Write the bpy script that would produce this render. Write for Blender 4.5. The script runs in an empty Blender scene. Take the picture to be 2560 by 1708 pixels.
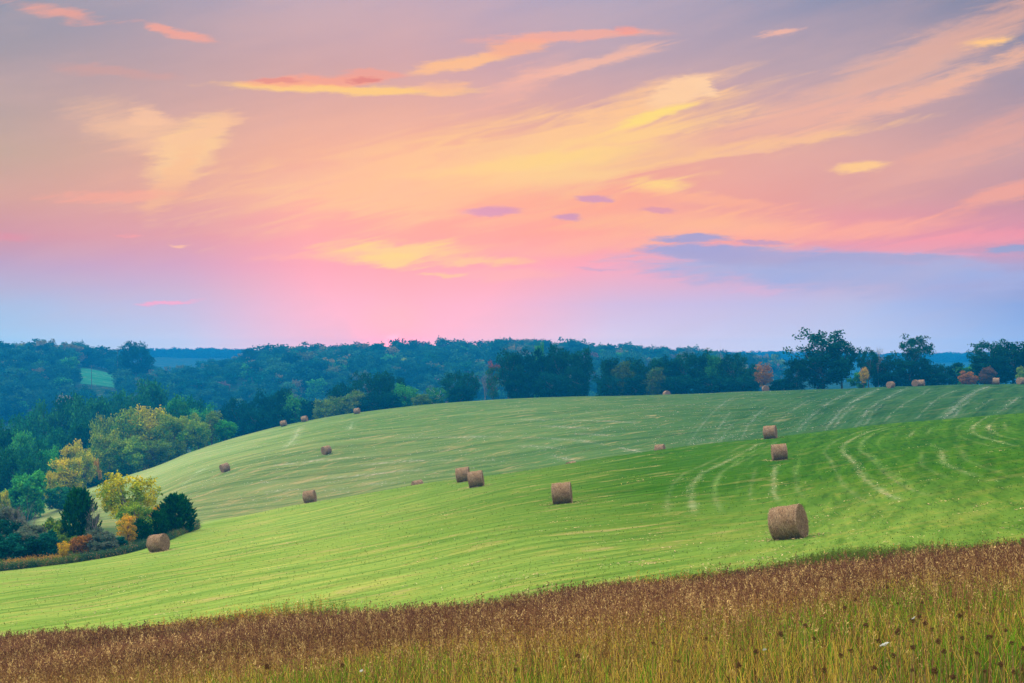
import bpy, math, random
import numpy as np
from mathutils import Vector

C = bpy.context.scene.collection
SC = bpy.context.scene
R = math.radians
# ------------------------------------------------------------------ camera
F, U0, HV = 3264.0, 1175.0, 830.0            # focal length in the photo's pixels, centre column, eye level row
cd = bpy.data.cameras.new('camera'); cam = bpy.data.objects.new('camera', cd); C.objects.link(cam)
cd.lens = 50; cd.sensor_width = 36; cd.shift_y = 46 / 2350; cd.clip_start = .1; cd.clip_end = 6000
cam.location = (0, 0, 0); cam.rotation_euler = (R(90), 0, 0); SC.camera = cam
# ------------------------------------------------------------------ render
SC.view_settings.view_transform = 'Standard'; SC.view_settings.look = 'None'
SC.view_settings.exposure = 0.0; SC.view_settings.gamma = 1; SC.view_settings.use_curve_mapping = False
cy = SC.cycles
cy.max_bounces = 5; cy.diffuse_bounces = 3; cy.glossy_bounces = 2; cy.transmission_bounces = 3; cy.volume_bounces = 1
cy.transparent_max_bounces = 8; cy.use_denoising = True; cy.sample_clamp_indirect = 6
cy.use_adaptive_sampling = True; cy.adaptive_threshold = 0.012
# ------------------------------------------------------------------ haze figures (box built at the end)
HD, HTOP, HFAR = 0.00038, 34.0, 2250.0
JH = (0.02, 0.32, 0.80)                       # what an endless depth of that air looks like, used to set the sky behind it

def lin(c):
    return tuple((x / 255 / 12.92) if x <= 10 else ((x / 255 + .055) / 1.055) ** 2.4 for x in c)
def tau(el):
    L = min(HFAR, HTOP / max(math.tan(el), 1e-4)) if el > 0 else HFAR
    return math.exp(-HD * L)
def behind(c, el):
    t = tau(el); c = lin(c)
    return tuple(max(0.02, (c[i] - (1 - t) * JH[i]) / t) for i in range(3))
def ang(u, v):
    x, z = (u - U0) / F, (HV - v) / F
    return math.atan(x), math.atan(z / math.sqrt(1 + x * x))

class NT:
    def __init__(s, nt): s.t = nt; s.n = nt.nodes; s.l = nt.links
    def __call__(s, kind, ins=None, **kw):
        n = s.n.new(kind)
        for k, v in kw.items(): setattr(n, k, v)
        for k, v in (ins or {}).items():
            sock = n.inputs[k]
            if isinstance(v, bpy.types.NodeSocket): s.l.new(v, sock)
            else: sock.default_value = v
        return n
    def math(s, op, a, b=0.0, c=None, clamp=False):
        d = {0: a, 1: b}
        if c is not None: d[2] = c
        return s('ShaderNodeMath', d, operation=op, use_clamp=clamp).outputs[0]
    def vmath(s, op, a, b=(0, 0, 0)):
        return s('ShaderNodeVectorMath', {0: a, 1: b}, operation=op)
    def mix(s, f, a, b, blend='MIX'):
        n = s.n.new('ShaderNodeMix'); n.data_type = 'RGBA'; n.blend_type = blend
        for i, v in ((0, f), (6, a), (7, b)):
            if isinstance(v, bpy.types.NodeSocket): s.l.new(v, n.inputs[i])
            else: n.inputs[i].default_value = v if i == 0 else tuple(v) + ((1,) if len(v) == 3 else ())
        return n.outputs[2]
    def mr(s, v, a, b, c=0.0, d=1.0, smooth=True):
        n = s('ShaderNodeMapRange', {0: v, 1: a, 2: b, 3: c, 4: d})
        n.interpolation_type = 'SMOOTHSTEP' if smooth else 'LINEAR'
        return n.outputs[0]
    def noise(s, vec, scale, detail=4, rough=.5, dist=0.0):
        return s('ShaderNodeTexNoise', {'Vector': vec, 'Scale': scale, 'Detail': detail, 'Roughness': rough, 'Distortion': dist})
    def mapv(s, vec, sc=(1, 1, 1), loc=(0, 0, 0), rot=(0, 0, 0), typ='POINT'):
        return s('ShaderNodeMapping', {'Vector': vec, 'Scale': sc, 'Location': loc, 'Rotation': rot}, vector_type=typ).outputs[0]

# ------------------------------------------------------------------ sky (world shader, laid out by compass direction and elevation)
W = bpy.data.worlds.new('World'); SC.world = W; W.use_nodes = True
W.node_tree.nodes.clear(); g = NT(W.node_tree)
tc = g('ShaderNodeTexCoord').outputs['Generated']
sx = g('ShaderNodeSeparateXYZ', {0: tc})
az = g.math('ARCTAN2', sx.outputs[0], sx.outputs[1]); el = g.math('ARCSINE', sx.outputs[2])
cols = [
 (0,    [(0,(136,148,170)),(150,(174,158,166)),(350,(198,168,156)),(450,(214,164,156)),(540,(208,150,168)),(610,(184,164,202)),(700,(168,190,226)),(790,(160,200,236))]),
 (420,  [(0,(172,160,178)),(150,(192,162,168)),(350,(224,170,156)),(450,(232,168,158)),(540,(226,157,170)),(610,(212,164,198)),(700,(196,188,224)),(790,(190,203,235))]),
 (700,  [(0,(190,168,184)),(150,(208,166,168)),(350,(242,176,154)),(450,(250,174,158)),(540,(246,164,166)),(610,(244,160,182)),(700,(236,178,206)),(790,(230,190,216))]),
 (930,  [(0,(194,168,184)),(150,(214,168,170)),(350,(250,180,152)),(450,(255,172,146)),(540,(255,164,152)),(610,(255,158,170)),(700,(255,172,196)),(790,(255,182,206))]),
 (1130, [(0,(184,166,188)),(150,(206,166,174)),(350,(248,176,153)),(450,(255,171,148)),(540,(255,165,154)),(610,(254,162,176)),(700,(242,178,206)),(790,(242,190,214))]),
 (1400, [(0,(170,164,190)),(150,(192,164,176)),(350,(240,170,154)),(450,(252,168,150)),(540,(255,166,160)),(610,(250,168,190)),(700,(212,188,224)),(790,(214,204,232))]),
 (1950, [(0,(144,146,174)),(150,(178,158,172)),(350,(222,166,160)),(450,(224,160,160)),(540,(238,152,166)),(610,(196,164,204)),(700,(178,190,232)),(790,(186,202,238))]),
 (2350, [(0,(134,136,162)),(150,(158,148,168)),(350,(198,156,162)),(450,(198,150,164)),(540,(222,146,172)),(610,(170,162,206)),(700,(136,166,222)),(790,(146,180,230))]),
]
EL0, EL1 = R(-2), R(16)
elf = g.math('DIVIDE', g.math('SUBTRACT', el, EL0), EL1 - EL0, clamp=True)
def ramp(u, stops):
    n = g('ShaderNodeValToRGB', {0: elf}); cr = n.color_ramp; cr.interpolation = 'LINEAR'
    pts = []
    st = sorted(stops, key=lambda q: -q[0])
    vs = [799, 790, 778, 760, 738, 700, 655, 610, 575, 540, 495, 450, 400, 350, 250, 150, 0]
    ks = [q[0] for q in st][::-1]; kc = [q[1] for q in st][::-1]
    for v in vs:
        c = tuple(np.interp(v, ks, [k[i] for k in kc]) for i in range(3))
        e = ang(u, v)[1]
        pts.append(((e - EL0) / (EL1 - EL0), behind(c, e)))
    while len(cr.elements) > 1: cr.elements.remove(cr.elements[-1])
    for i, (p, c) in enumerate(pts):
        e = cr.elements[0] if i == 0 else cr.elements.new(p)
        e.position = p; e.color = c + (1,)
    return n.outputs[0]
base = None
for i, (u, st) in enumerate(cols):
    r = ramp(u, st)
    if base is None: base = r
    else:
        a0, a1 = ang(cols[i - 1][0], 700)[0], ang(u, 700)[0]
        base = g.mix(g.mr(az, a0, a1, smooth=False), base, r)
# clouds
P = g('ShaderNodeCombineXYZ', {0: az, 1: el, 2: 0.0}).outputs[0]
w1 = g.noise(g.mapv(P, (22, 60, 1)), 1, 5, .6).outputs['Color']
w2 = g.noise(g.mapv(P, (90, 330, 1), (7, 3, 0)), 1, 4, .65).outputs['Color']
d1 = g.vmath('MULTIPLY', g.vmath('SUBTRACT', w1, (.5, .5, .5)).outputs[0], (.026, .010, 0)).outputs[0]
d2 = g.vmath('MULTIPLY', g.vmath('SUBTRACT', w2, (.5, .5, .5)).outputs[0], (.018, .0035, 0)).outputs[0]
PW = g.vmath('ADD', g.vmath('ADD', P, d1).outputs[0], d2).outputs[0]
rot = g.mapv(P, (1, 1, 1), (0, 0, 0), (0, 0, R(-13)))
streak = g.noise(g.mapv(rot, (14, 120, 1), (3, 1, 0)), 1, 6, .62, .6).outputs[0]
streak2 = g.noise(g.mapv(P, (30, 260, 1), (9, 5, 0)), 1, 5, .6, .3).outputs[0]
rag = g.math('MULTIPLY', g.math('SUBTRACT', streak, .5), -2.2); rag2 = g.math('MULTIPLY', g.math('SUBTRACT', g.math('ADD', g.math('MULTIPLY', streak, .5), g.math('MULTIPLY', streak2, .5)), .5), -1.5)
CL = [ # u, v, half width, half height, tilt, colour, strength, texture
 (1080,395,560,100,8,(255,206,146),.9,0),(1330,335,430,75,11,(255,202,150),.85,0),(1250,400,330,50,8,(255,212,146),.8,0),(900,420,300,60,4,(255,196,146),.55,0),
 (700,360,420,110,8,(246,184,158),.3,0),(1250,470,420,60,-4,(255,176,148),.5,0),
 (1420,262,240,42,19,(255,200,150),.9,0),(1560,212,95,30,18,(255,208,164),.95,2),(1610,200,46,18,-24,(255,210,166),.9,2),
 (1490,270,110,17,14,(255,222,130),.9,1),(1600,352,460,18,7,(255,202,144),.85,1),(1230,372,330,22,6,(255,214,138),.7,1),
 (1450,310,260,20,8,(255,210,142),.6,1),
 (2080,150,420,52,20,(240,182,158),.75,0),(2130,205,430,26,17,(246,186,156),.75,1),(1800,285,420,34,11,(238,176,158),.65,0),
 (2210,345,330,44,20,(232,168,156),.7,0),(2310,448,200,24,14,(244,166,152),.8,1),(2290,95,75,13,3,(255,200,140),1,1),
 (1970,383,75,12,2,(255,204,142),.95,1),(1790,76,52,9,8,(246,184,164),.8,1),(2200,90,320,30,22,(214,166,158),.5,0),
 (790,203,330,14,0,(255,204,132),.95,2),(720,186,170,14,2,(250,164,142),.8,2),(850,172,90,13,3,(244,162,146),.7,2),
 (830,182,34,5,0,(222,128,128),.7,1),(640,185,60,6,0,(226,136,132),.6,1),(1010,200,70,18,0,(252,190,148),.7,2),
 (1070,143,130,17,8,(255,192,144),.9,2),(1190,108,95,24,4,(250,178,146),.85,2),(1310,84,240,15,2,(250,172,152),.75,2),
 (1435,72,36,16,0,(248,156,144),.7,2),(1330,150,230,17,13,(246,186,164),.8,1),(1200,190,120,30,26,(246,182,164),.6,0),
 (140,30,110,18,-3,(246,164,146),.7,1),(405,74,90,13,-12,(250,166,148),.75,1),(280,168,150,14,-2,(214,160,154),.5,1),
 (330,300,140,50,-12,(250,198,158),.7,0),(430,345,120,62,38,(252,204,154),.9,3),(395,420,110,36,55,(250,190,150),.6,3),(345,268,60,30,-10,(250,198,160),.8,3),(470,300,90,24,24,(250,196,156),.7,1),
 (280,452,150,14,3,(250,170,152),.6,1),(300,544,40,5,0,(246,158,164),.8,1),(415,566,34,6,0,(254,196,164),.9,1),(385,692,90,5,5,(250,168,206),.85,1),
 (20,545,70,10,0,(224,144,166),.6,1),
 (900,576,225,30,1,(255,208,136),1,1),(905,597,90,24,-3,(255,216,124),.8,1),(1090,600,170,14,-1,(255,202,142),.85,1),(1020,629,60,7,0,(255,200,144),.85,1),
 (740,585,160,10,3,(255,184,160),.6,1),(1160,632,130,14,0,(255,180,176),.5,1),
 (1510,428,105,22,-2,(255,212,140),.95,1),(1600,455,260,18,-9,(255,180,148),.6,1),(1600,515,330,34,-2,(255,188,150),.8,0),(1900,535,330,28,3,(255,176,156),.7,0),
 (1380,560,330,26,5,(255,180,160),.7,0),(2120,560,300,26,4,(250,156,170),.6,1),(1980,590,300,10,0,(255,160,186),.6,1),
 (1135,484,84,12,1,(214,150,186),.9,3),(1363,457,46,9,2,(210,152,188),.85,3),(1305,501,34,11,2,(206,152,190),.85,3),(1518,480,60,8,0,(222,152,176),.8,2),
 (1585,548,95,12,-1,(166,162,208),.95,2),(1560,573,120,14,0,(172,164,210),.85,2),(1640,580,150,20,-6,(172,166,210),.85,2),(1740,557,70,6,-3,(190,156,196),.8,2),
 (1900,622,480,50,-3,(166,176,222),.95,3),(1900,600,290,26,-1,(162,166,213),1,2),(1690,585,200,26,-4,(166,164,211),.95,2),(2110,592,75,11,-1,(160,166,212),.95,2),(2040,628,420,26,-2,(160,174,222),.7,3),
 (2325,569,62,12,3,(150,162,208),.95,2),(1730,665,60,18,0,(220,178,212),.6,1),(1380,617,60,4,-2,(200,168,206),.6,1),
]
sky = base
for (u, v, a, b, t, c, s, k) in CL:
    A, E = ang(u, v); n = F
    m = g.mapv(PW, (a / n, b / n, 1), (A, E, 0), (0, 0, R(t)), 'TEXTURE')
    ln = g('ShaderNodeVectorMath', {0: m}, operation='LENGTH').outputs['Value']
    ln = g.math('ADD', ln, rag if k < 2 else rag2)
    soft = {0: (1.35, .1), 1: (1.15, .25), 2: (1.12, .45), 3: (1.2, .45)}[k]
    mk = g.mr(ln, soft[0], soft[1], 0, s)
    sky = g.mix(mk, sky, behind(c, E))
# the sun going down behind the trees
A, E = ang(905, 792)
ln = g('ShaderNodeVectorMath', {0: g.mapv(P, (1, 1, 1), (-A, -E, 0))}, operation='LENGTH').outputs['Value']
sky = g.mix(g.mr(ln, .17, 0, 0, .22), sky, (2.2, .75, .65))
sky = g.mix(g.mr(ln, .040, .0, 0, .75), sky, (2.8, .62, .40))
sky = g.mix(g.mr(ln, .010, .002, 0, .8), sky, (5.0, .9, .8))
# faint large unevenness of the high veil
veil = g.noise(g.mapv(rot, (6, 26, 1)), 1, 5, .6).outputs[0]
sky = g.mix(g.mr(veil, .35, .7, .0, .16), sky, lin((250, 190, 170)))
# unseen sky shaped for its light: brightened overhead, dimmed behind the viewer
up = g.mr(el, R(17), R(50)); back = g.mr(g.math('ABSOLUTE', az), R(45), R(120))
sky = g.mix(up, sky, (2.4, 2.28, 2.25))
sky = g.mix(g.math('MULTIPLY', g.math('MULTIPLY', back, .85), g.math('SUBTRACT', 1.0, up)), sky, (.62, .64, .70))
sky = g.mix(g.mr(el, R(-1), R(-4)), sky, (.2, .25, .25))
bg = g('ShaderNodeBackground', {0: sky, 1: 1.0}); g.l.new(bg.outputs[0], g('ShaderNodeOutputWorld').inputs[0])
W.cycles.sampling_method = 'MANUAL'; W.cycles.sample_map_resolution = 512
# ------------------------------------------------------------------ sun: soft glow from the left and ahead
sd = bpy.data.lights.new('sun', 'SUN'); so = bpy.data.objects.new('sun', sd); C.objects.link(so)
sd.energy = 3.4; sd.angle = R(75); sd.color = (1, .9, .78)
sdir = Vector((math.sin(R(-80)) * math.cos(R(42)), math.cos(R(-80)) * math.cos(R(42)), math.sin(R(42))))
so.rotation_euler = sdir.to_track_quat('Z', 'Y').to_euler(); so.location = (-30, 20, 60)

# ------------------------------------------------------------------ terrain
TU = [-400, 0, 200, 366, 440, 520, 713, 960, 1175, 1500, 1800, 2100, 2350, 2750]
zv = lambda y, v: -(v - HV) / F * y
ye  = [48, 46, 46, 46, 46, 45, 45, 44, 43, 43, 42, 41, 40, 38]                  # where the tall meadow ends
vt  = [1500, 1456, 1436, 1420, 1413, 1406, 1388, 1368, 1350, 1312, 1282, 1252, 1230, 1190]
z25 = [-7.0, -6.35, -6.15, -6.0, -5.93, -5.86, -5.7, -5.5, -5.3, -5.0, -4.75, -4.5, -4.25, -3.9]
z70 = [-13.6, -12.1, -11.7, -11.2, -11.0, -10.8, -10.3, -9.6, -8.9, -8.45, -8.05, -7.1, -6.45, -5.5]
z100 = [-17.5, -15.0, -14.5, -13.9, -13.6, -13.2, -12.3, -11.1, -10.0, -9.05, -8.35, -7.25, -6.4, -5.2]
yc  = [106, 108, 113, 121, 134, 147, 165, 160, 155, 155, 162, 165, 165, 165]
vc  = [1345, 1313, 1288, 1248, 1219, 1196, 1155, 1111, 1082, 1035, 1002, 967, 948, 915]
z7  = [-20.5, -18.0, -17.9, -17.6, -18.0, -18.4, -20.2, -17.4, -15.7, -13.0, -11.2, -9.5, -8.4, -6.8]
v8  = [1240, 1215, 1206, 1198, 1190, 1180, 1155, 1110, 1081, 1034, 1001, 966, 947, 914]
v9  = [1230, 1204, 1160, 1115, 1084, 1061, 1022, 999, 975, 950, 935, 917, 908, 890]
yf  = [300, 285, 292, 310, 325, 340, 345, 335, 330, 325, 320, 315, 310, 300]
vf  = [1200, 1185, 1124, 1070, 1038, 1012, 966, 931, 917, 907, 897, 887, 881, 868]
z10 = [-40, -37, -34, -30, -28, -25, -21, -15, -13, -11.5, -10, -9.5, -8.5, -7]
z11 = [-46, -44, -42, -40, -39, -37, -32, -27, -24, -20, -18, -17, -16, -14]
z12 = [-48, -46, -46, -45, -45, -45, -44, -42, -40, -36, -33, -32, -32, -30]
v13 = [890, 888, 876, 888, 890, 884, 877, 875, 874, 880, 905, 925, 930, 930]
sk  = [828, 826, 836, 880, 876, 854, 837, 829, 824, 839, 866, 888, 890, 890]    # far hill crest on the ground
v16 = [830, 828, 824, 817, 817, 818, 822, 824, 826, 828, 824, 828, 826, 826]
n = len(TU)
KY = np.array([[0] * n, [10] * n, [25] * n, ye, [70] * n, [100] * n if False else [min(100, a - 6) for a in yc], yc,
               [a + (24 if i < 5 else 20) for i, a in enumerate(yc)], [207] * n, [258] * n, yf, [a + 60 for a in yf],
               [470] * n, [610] * n, [810] * n, [1010] * n, [1350] * n, [1900] * n, [2200] * n], float)
KZ = np.array([[-2.5] * n, [-3.35] * n, z25, [zv(a, b) - .82 for a, b in zip(ye, vt)], z70, z100, [zv(a, b) for a, b in zip(yc, vc)],
               z7, [zv(207, a) for a in v8], [zv(258, a) for a in v9], [zv(a, b) for a, b in zip(yf, vf)], z10,
               z11, z12, [zv(810, a) for a in v13], [zv(1010, a) for a in sk], [-30] * n, [zv(1900, a) for a in v16], [-22] * n], float)
def pchip_m(X, Y):
    """slopes, along axis 0"""
    h = np.diff(X, axis=0); d = np.diff(Y, axis=0) / h
    m = np.zeros_like(Y)
    w1 = 2 * h[1:] + h[:-1]; w2 = h[1:] + 2 * h[:-1]
    a, b = d[:-1], d[1:]
    ok = a * b > 0
    with np.errstate(divide='ignore', invalid='ignore'):
        m[1:-1] = np.where(ok, (w1 + w2) / (w1 / np.where(ok, a, 1) + w2 / np.where(ok, b, 1)), 0)
    m[0] = d[0]; m[-1] = d[-1]
    return m
def hermite(X, Y, M, q):
    """X, Y, M: (K, N) or (K,1); q: (N,)"""
    K = X.shape[0]; N = len(q)
    X = np.broadcast_to(X, (K, N)); Y = np.broadcast_to(Y, (K, N)); M = np.broadcast_to(M, (K, N))
    i = np.clip((X <= q).sum(0) - 1, 0, K - 2); j = np.arange(N)
    x0, x1 = X[i, j], X[i + 1, j]; h = x1 - x0; t = np.clip((q - x0) / h, 0, 1)
    return ((1 + 2 * t) * (1 - t) ** 2 * Y[i, j] + t * (1 - t) ** 2 * h * M[i, j] + t * t * (3 - 2 * t) * Y[i + 1, j] + t * t * (t - 1) * h * M[i + 1, j])
TUa = np.array(TU, float)[:, None]
def smooth_u(row, u):
    Y = np.asarray(row, float)[:, None]
    h = np.diff(TUa, axis=0); d = np.diff(Y, axis=0) / h
    m = np.zeros_like(Y); m[1:-1] = (d[:-1] * h[1:] + d[1:] * h[:-1]) / (h[1:] + h[:-1]); m[0] = d[0]; m[-1] = d[-1]
    return hermite(TUa, Y, m, u)
def bumps(x, y):
    return (.10 * np.sin(x * .11 + y * .031) * np.sin(y * .083 + 1.3 + .4 * np.sin(x * .05)) + .05 * np.sin(x * .37 + 2.1 * np.sin(y * .11)) * np.sin(y * .29 + x * .07))
def height(x, y):
    x = np.atleast_1d(np.asarray(x, float)); y = np.atleast_1d(np.asarray(y, float))
    yy = np.clip(y, 0, 2195); u = np.clip(U0 + F * x / np.maximum(yy, 12), TU[0], TU[-1])
    out = np.empty(len(x))
    for s in range(0, len(x), 60000):
        e = slice(s, s + 60000)
        X = np.array([smooth_u(r, u[e]) for r in KY]); Z = np.array([smooth_u(r, u[e]) for r in KZ])
        out[e] = hermite(X, Z, pchip_m(X, Z), yy[e])
    und = 3.2 * np.sin(x / 37. + 1.1 * np.sin(y / 60.)) * np.sin(y / 41. + x / 90.) * np.clip((y - 560) / 80, 0, 1) * np.clip((960 - y) / 130, 0, 1)
    return out + bumps(x, y) * np.clip(y / 40, .3, 1) + und
def at(u, y):
    x = (u - U0) / F * y
    return Vector((x, y, float(height([x], [y])[0])))
def at_many(u, y):
    x = (np.asarray(u) - U0) / F * y
    return np.stack([x, y, height(x, y)], 1)
def hits(us, vs, y0=44., y1=360., step=.25):
    """where the sight lines through the points meet the ground"""
    ys = np.arange(y0, y1, step); out = []
    for u, v in zip(us, vs):
        x = (u - U0) / F * ys; z = height(x, ys); d = z + (v - HV) / F * ys
        k = np.where(d >= 0)[0]
        if len(k): k = k[0]; out.append((x[k], ys[k], z[k]))
        else:
            k = int(np.argmax(d / ys)); out.append((x[k], ys[k], z[k]))
    return np.array(out)

# ------------------------------------------------------------------ mesh helpers
def link(name, me, parent=None, mats=()):
    o = bpy.data.objects.new(name, me); C.objects.link(o)
    for m in mats: me.materials.append(m)
    if parent: o.parent = parent
    return o
def mesh_np(name, V, Fq, col=None, smooth=False, mi=None):
    me = bpy.data.meshes.new(name); V = np.asarray(V, np.float32); Fq = np.asarray(Fq, np.int32)
    me.vertices.add(len(V)); me.vertices.foreach_set('co', V.ravel())
    k = Fq.shape[1]
    me.loops.add(Fq.size); me.loops.foreach_set('vertex_index', Fq.ravel())
    me.polygons.add(len(Fq)); me.polygons.foreach_set('loop_start', np.arange(0, Fq.size, k, dtype=np.int32))
    if mi is not None: me.polygons.foreach_set('material_index', np.asarray(mi, np.int32))
    me.update(calc_edges=True)
    if smooth: me.polygons.foreach_set('use_smooth', np.ones(len(Fq), bool))
    if col is not None:
        a = me.color_attributes.new('tint', 'FLOAT_COLOR', 'POINT')
        c = np.ones((len(V), 4), np.float32); c[:, :3] = col; a.data.foreach_set('color', c.ravel())
    return me
def unit(a): return a / np.maximum(np.linalg.norm(a, axis=-1, keepdims=True), 1e-9)
def diamonds(Pc, A, B):
    V = np.stack([Pc + A, Pc + B, Pc - A, Pc - B], 1).reshape(-1, 3)
    return V, np.arange(len(V)).reshape(-1, 4)
def tube(points, radii, sides=5):
    Pn = np.array(points, float); V = []; Fq = []
    for i in range(len(Pn)):
        t = unit(Pn[min(i + 1, len(Pn) - 1)] - Pn[max(i - 1, 0)])
        a = np.cross(t, [0, 0, 1] if abs(t[2]) < .9 else [1, 0, 0]); a = unit(a); b = np.cross(t, a)
        for k in range(sides):
            th = 2 * math.pi * k / sides; V.append(Pn[i] + radii[i] * (math.cos(th) * a + math.sin(th) * b))
    for i in range(len(Pn) - 1):
        for k in range(sides):
            q = (k + 1) % sides; Fq.append((i * sides + k, i * sides + q, (i + 1) * sides + q, (i + 1) * sides + k))
    return np.array(V), np.array(Fq)
def join(parts):
    V = []; Fq = []; o = 0
    for v, f in parts: V.append(v); Fq.append(f + o); o += len(v)
    return np.concatenate(V), np.concatenate(Fq)
def tag(o, label=None, cat=None, group=None, kind=None):
    if label: o['label'] = label
    if cat: o['category'] = cat
    if group: o['group'] = group
    if kind: o['kind'] = kind
    return o
def empty(name, loc, rz=0, sc=(1, 1, 1)):
    o = bpy.data.objects.new(name, None); C.objects.link(o); o.location = loc; o.rotation_euler = (0, 0, rz); o.scale = sc
    o.empty_display_size = .2
    return o

# ------------------------------------------------------------------ materials
def new_mat(name):
    m = bpy.data.materials.new(name); m.use_nodes = True; m.node_tree.nodes.clear()
    return m, NT(m.node_tree)
def leaf_out(t, col, trans=.35, rough=.7):
    d = t('ShaderNodeBsdfDiffuse', {0: col}); tr = t('ShaderNodeBsdfTranslucent', {0: col})
    mx = t('ShaderNodeMixShader', {0: trans, 1: d.outputs[0], 2: tr.outputs[0]})
    t.l.new(mx.outputs[0], t('ShaderNodeOutputMaterial').inputs[0])
def foliage(name, c1, c2, c3, top=0.0, scale=5.0, trans=.35):
    """leaf clumps of two hues, a third sprinkled in; top: how much the third gathers high in the crown"""
    m, t = new_mat(name)
    oc = t('ShaderNodeTexCoord').outputs['Object']; oi = t('ShaderNodeObjectInfo'); ge = t('ShaderNodeNewGeometry')
    v = t.vmath('ADD', oc, t('ShaderNodeCombineXYZ', {0: t.math('MULTIPLY', oi.outputs['Random'], 37.0), 1: 0.0, 2: 0.0}).outputs[0]).outputs[0]
    n1 = t.noise(v, scale, 3).outputs[0]; n2 = t.noise(v, scale * 2.4, 3).outputs[0]
    c = t.mix(t.mr(n1, .4, .6), c1, c2)
    f3 = t.math('ADD', t.mr(n2, .56, .72), t.math('MULTIPLY', t.mr(t('ShaderNodeSeparateXYZ', {0: oc}).outputs[2], .55 if top < 1 else .78, 1.0 if top < 1 else .9), top), clamp=True)
    c = t.mix(t.math('MULTIPLY', f3, .8), c, c3)
    br = t.mr(ge.outputs['Random Per Island'], 0, 1, .55, 1.45, smooth=False)
    c = t.mix(1.0, c, t('ShaderNodeCombineColor', {0: br, 1: br, 2: br}).outputs[0], 'MULTIPLY')
    c = t.mix(1.0, c, oi.outputs['Color'], 'MULTIPLY')
    leaf_out(t, c, trans); return m
def tint_mat(name, trans=.3, var=.35):
    m, t = new_mat(name)
    a = t('ShaderNodeAttribute', attribute_name='tint').outputs[0]
    br = t.mr(t('ShaderNodeNewGeometry').outputs['Random Per Island'], 0, 1, 1 - var, 1 + var, smooth=False)
    c = t.mix(1.0, a, t('ShaderNodeCombineColor', {0: br, 1: br, 2: br}).outputs[0], 'MULTIPLY')
    leaf_out(t, c, trans); return m
def bark(name, c1, c2):
    m, t = new_mat(name)
    oc = t('ShaderNodeTexCoord').outputs['Object']
    nn = t.noise(t.mapv(oc, (60, 60, 12)), 1, 4).outputs[0]
    b = t('ShaderNodeBsdfPrincipled', {'Base Color': t.mix(t.mr(nn, .35, .65), c1, c2), 'Roughness': .9})
    t.l.new(b.outputs[0], t('ShaderNodeOutputMaterial').inputs[0]); return m
M = {}
M['dark']   = foliage('dark_green_leaves', (.007, .075, .030), (.014, .13, .040), (.035, .18, .035))
M['teal']   = foliage('deep_green_leaves', (.004, .060, .045), (.008, .11, .065), (.020, .16, .06))
M['wood'] = foliage('shaded_wood_leaves', (.006, .075, .018), (.016, .13, .030), (.04, .18, .03))  # darker copy of the wood leaves, shade put into its colour
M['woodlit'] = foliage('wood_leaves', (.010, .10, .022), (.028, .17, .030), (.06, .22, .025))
M['green']  = foliage('green_leaves', (.018, .17, .03), (.05, .28, .035), (.14, .33, .025))
M['olive']  = foliage('olive_leaves', (.06, .17, .02), (.13, .23, .02), (.28, .25, .02))
M['turn']   = foliage('turning_leaves', (.045, .20, .025), (.19, .33, .018), (.46, .40, .01), top=.3)
M['yellow'] = foliage('yellow_leaves', (.14, .27, .015), (.48, .46, .010), (.70, .46, .008), top=.3)
M['gold']   = foliage('golden_leaves', (.36, .28, .010), (.62, .38, .008), (.65, .24, .01), top=.2)
M['orange'] = foliage('orange_leaves', (.26, .12, .02), (.38, .17, .02), (.16, .14, .02))
M['russet'] = foliage('russet_leaves', (.10, .06, .035), (.15, .075, .045), (.06, .09, .03))
M['red']    = foliage('red_topped_leaves', (.015, .10, .03), (.03, .12, .03), (.30, .03, .05), top=1.0)
M['cedar']  = foliage('cedar_leaves', (.004, .07, .012), (.012, .13, .014), (.035, .18, .02), scale=8, trans=.12)
M['brush']  = foliage('brush_leaves', (.07, .13, .08), (.12, .16, .10), (.16, .12, .07))
M['bark'] = bark('grey_bark', (.03, .026, .024), (.09, .08, .07)); M['pale_bark'] = bark('pale_bark', (.35, .33, .3), (.55, .52, .5))
M['twig'] = bark('grey_twigs', (.16, .14, .13), (.28, .25, .24))
M['tint'] = tint_mat('leaf_mix'); M['grass'] = tint_mat('grass_mix', .35, .4); M['straw'] = tint_mat('straw_mix', .1, .3)

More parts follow.
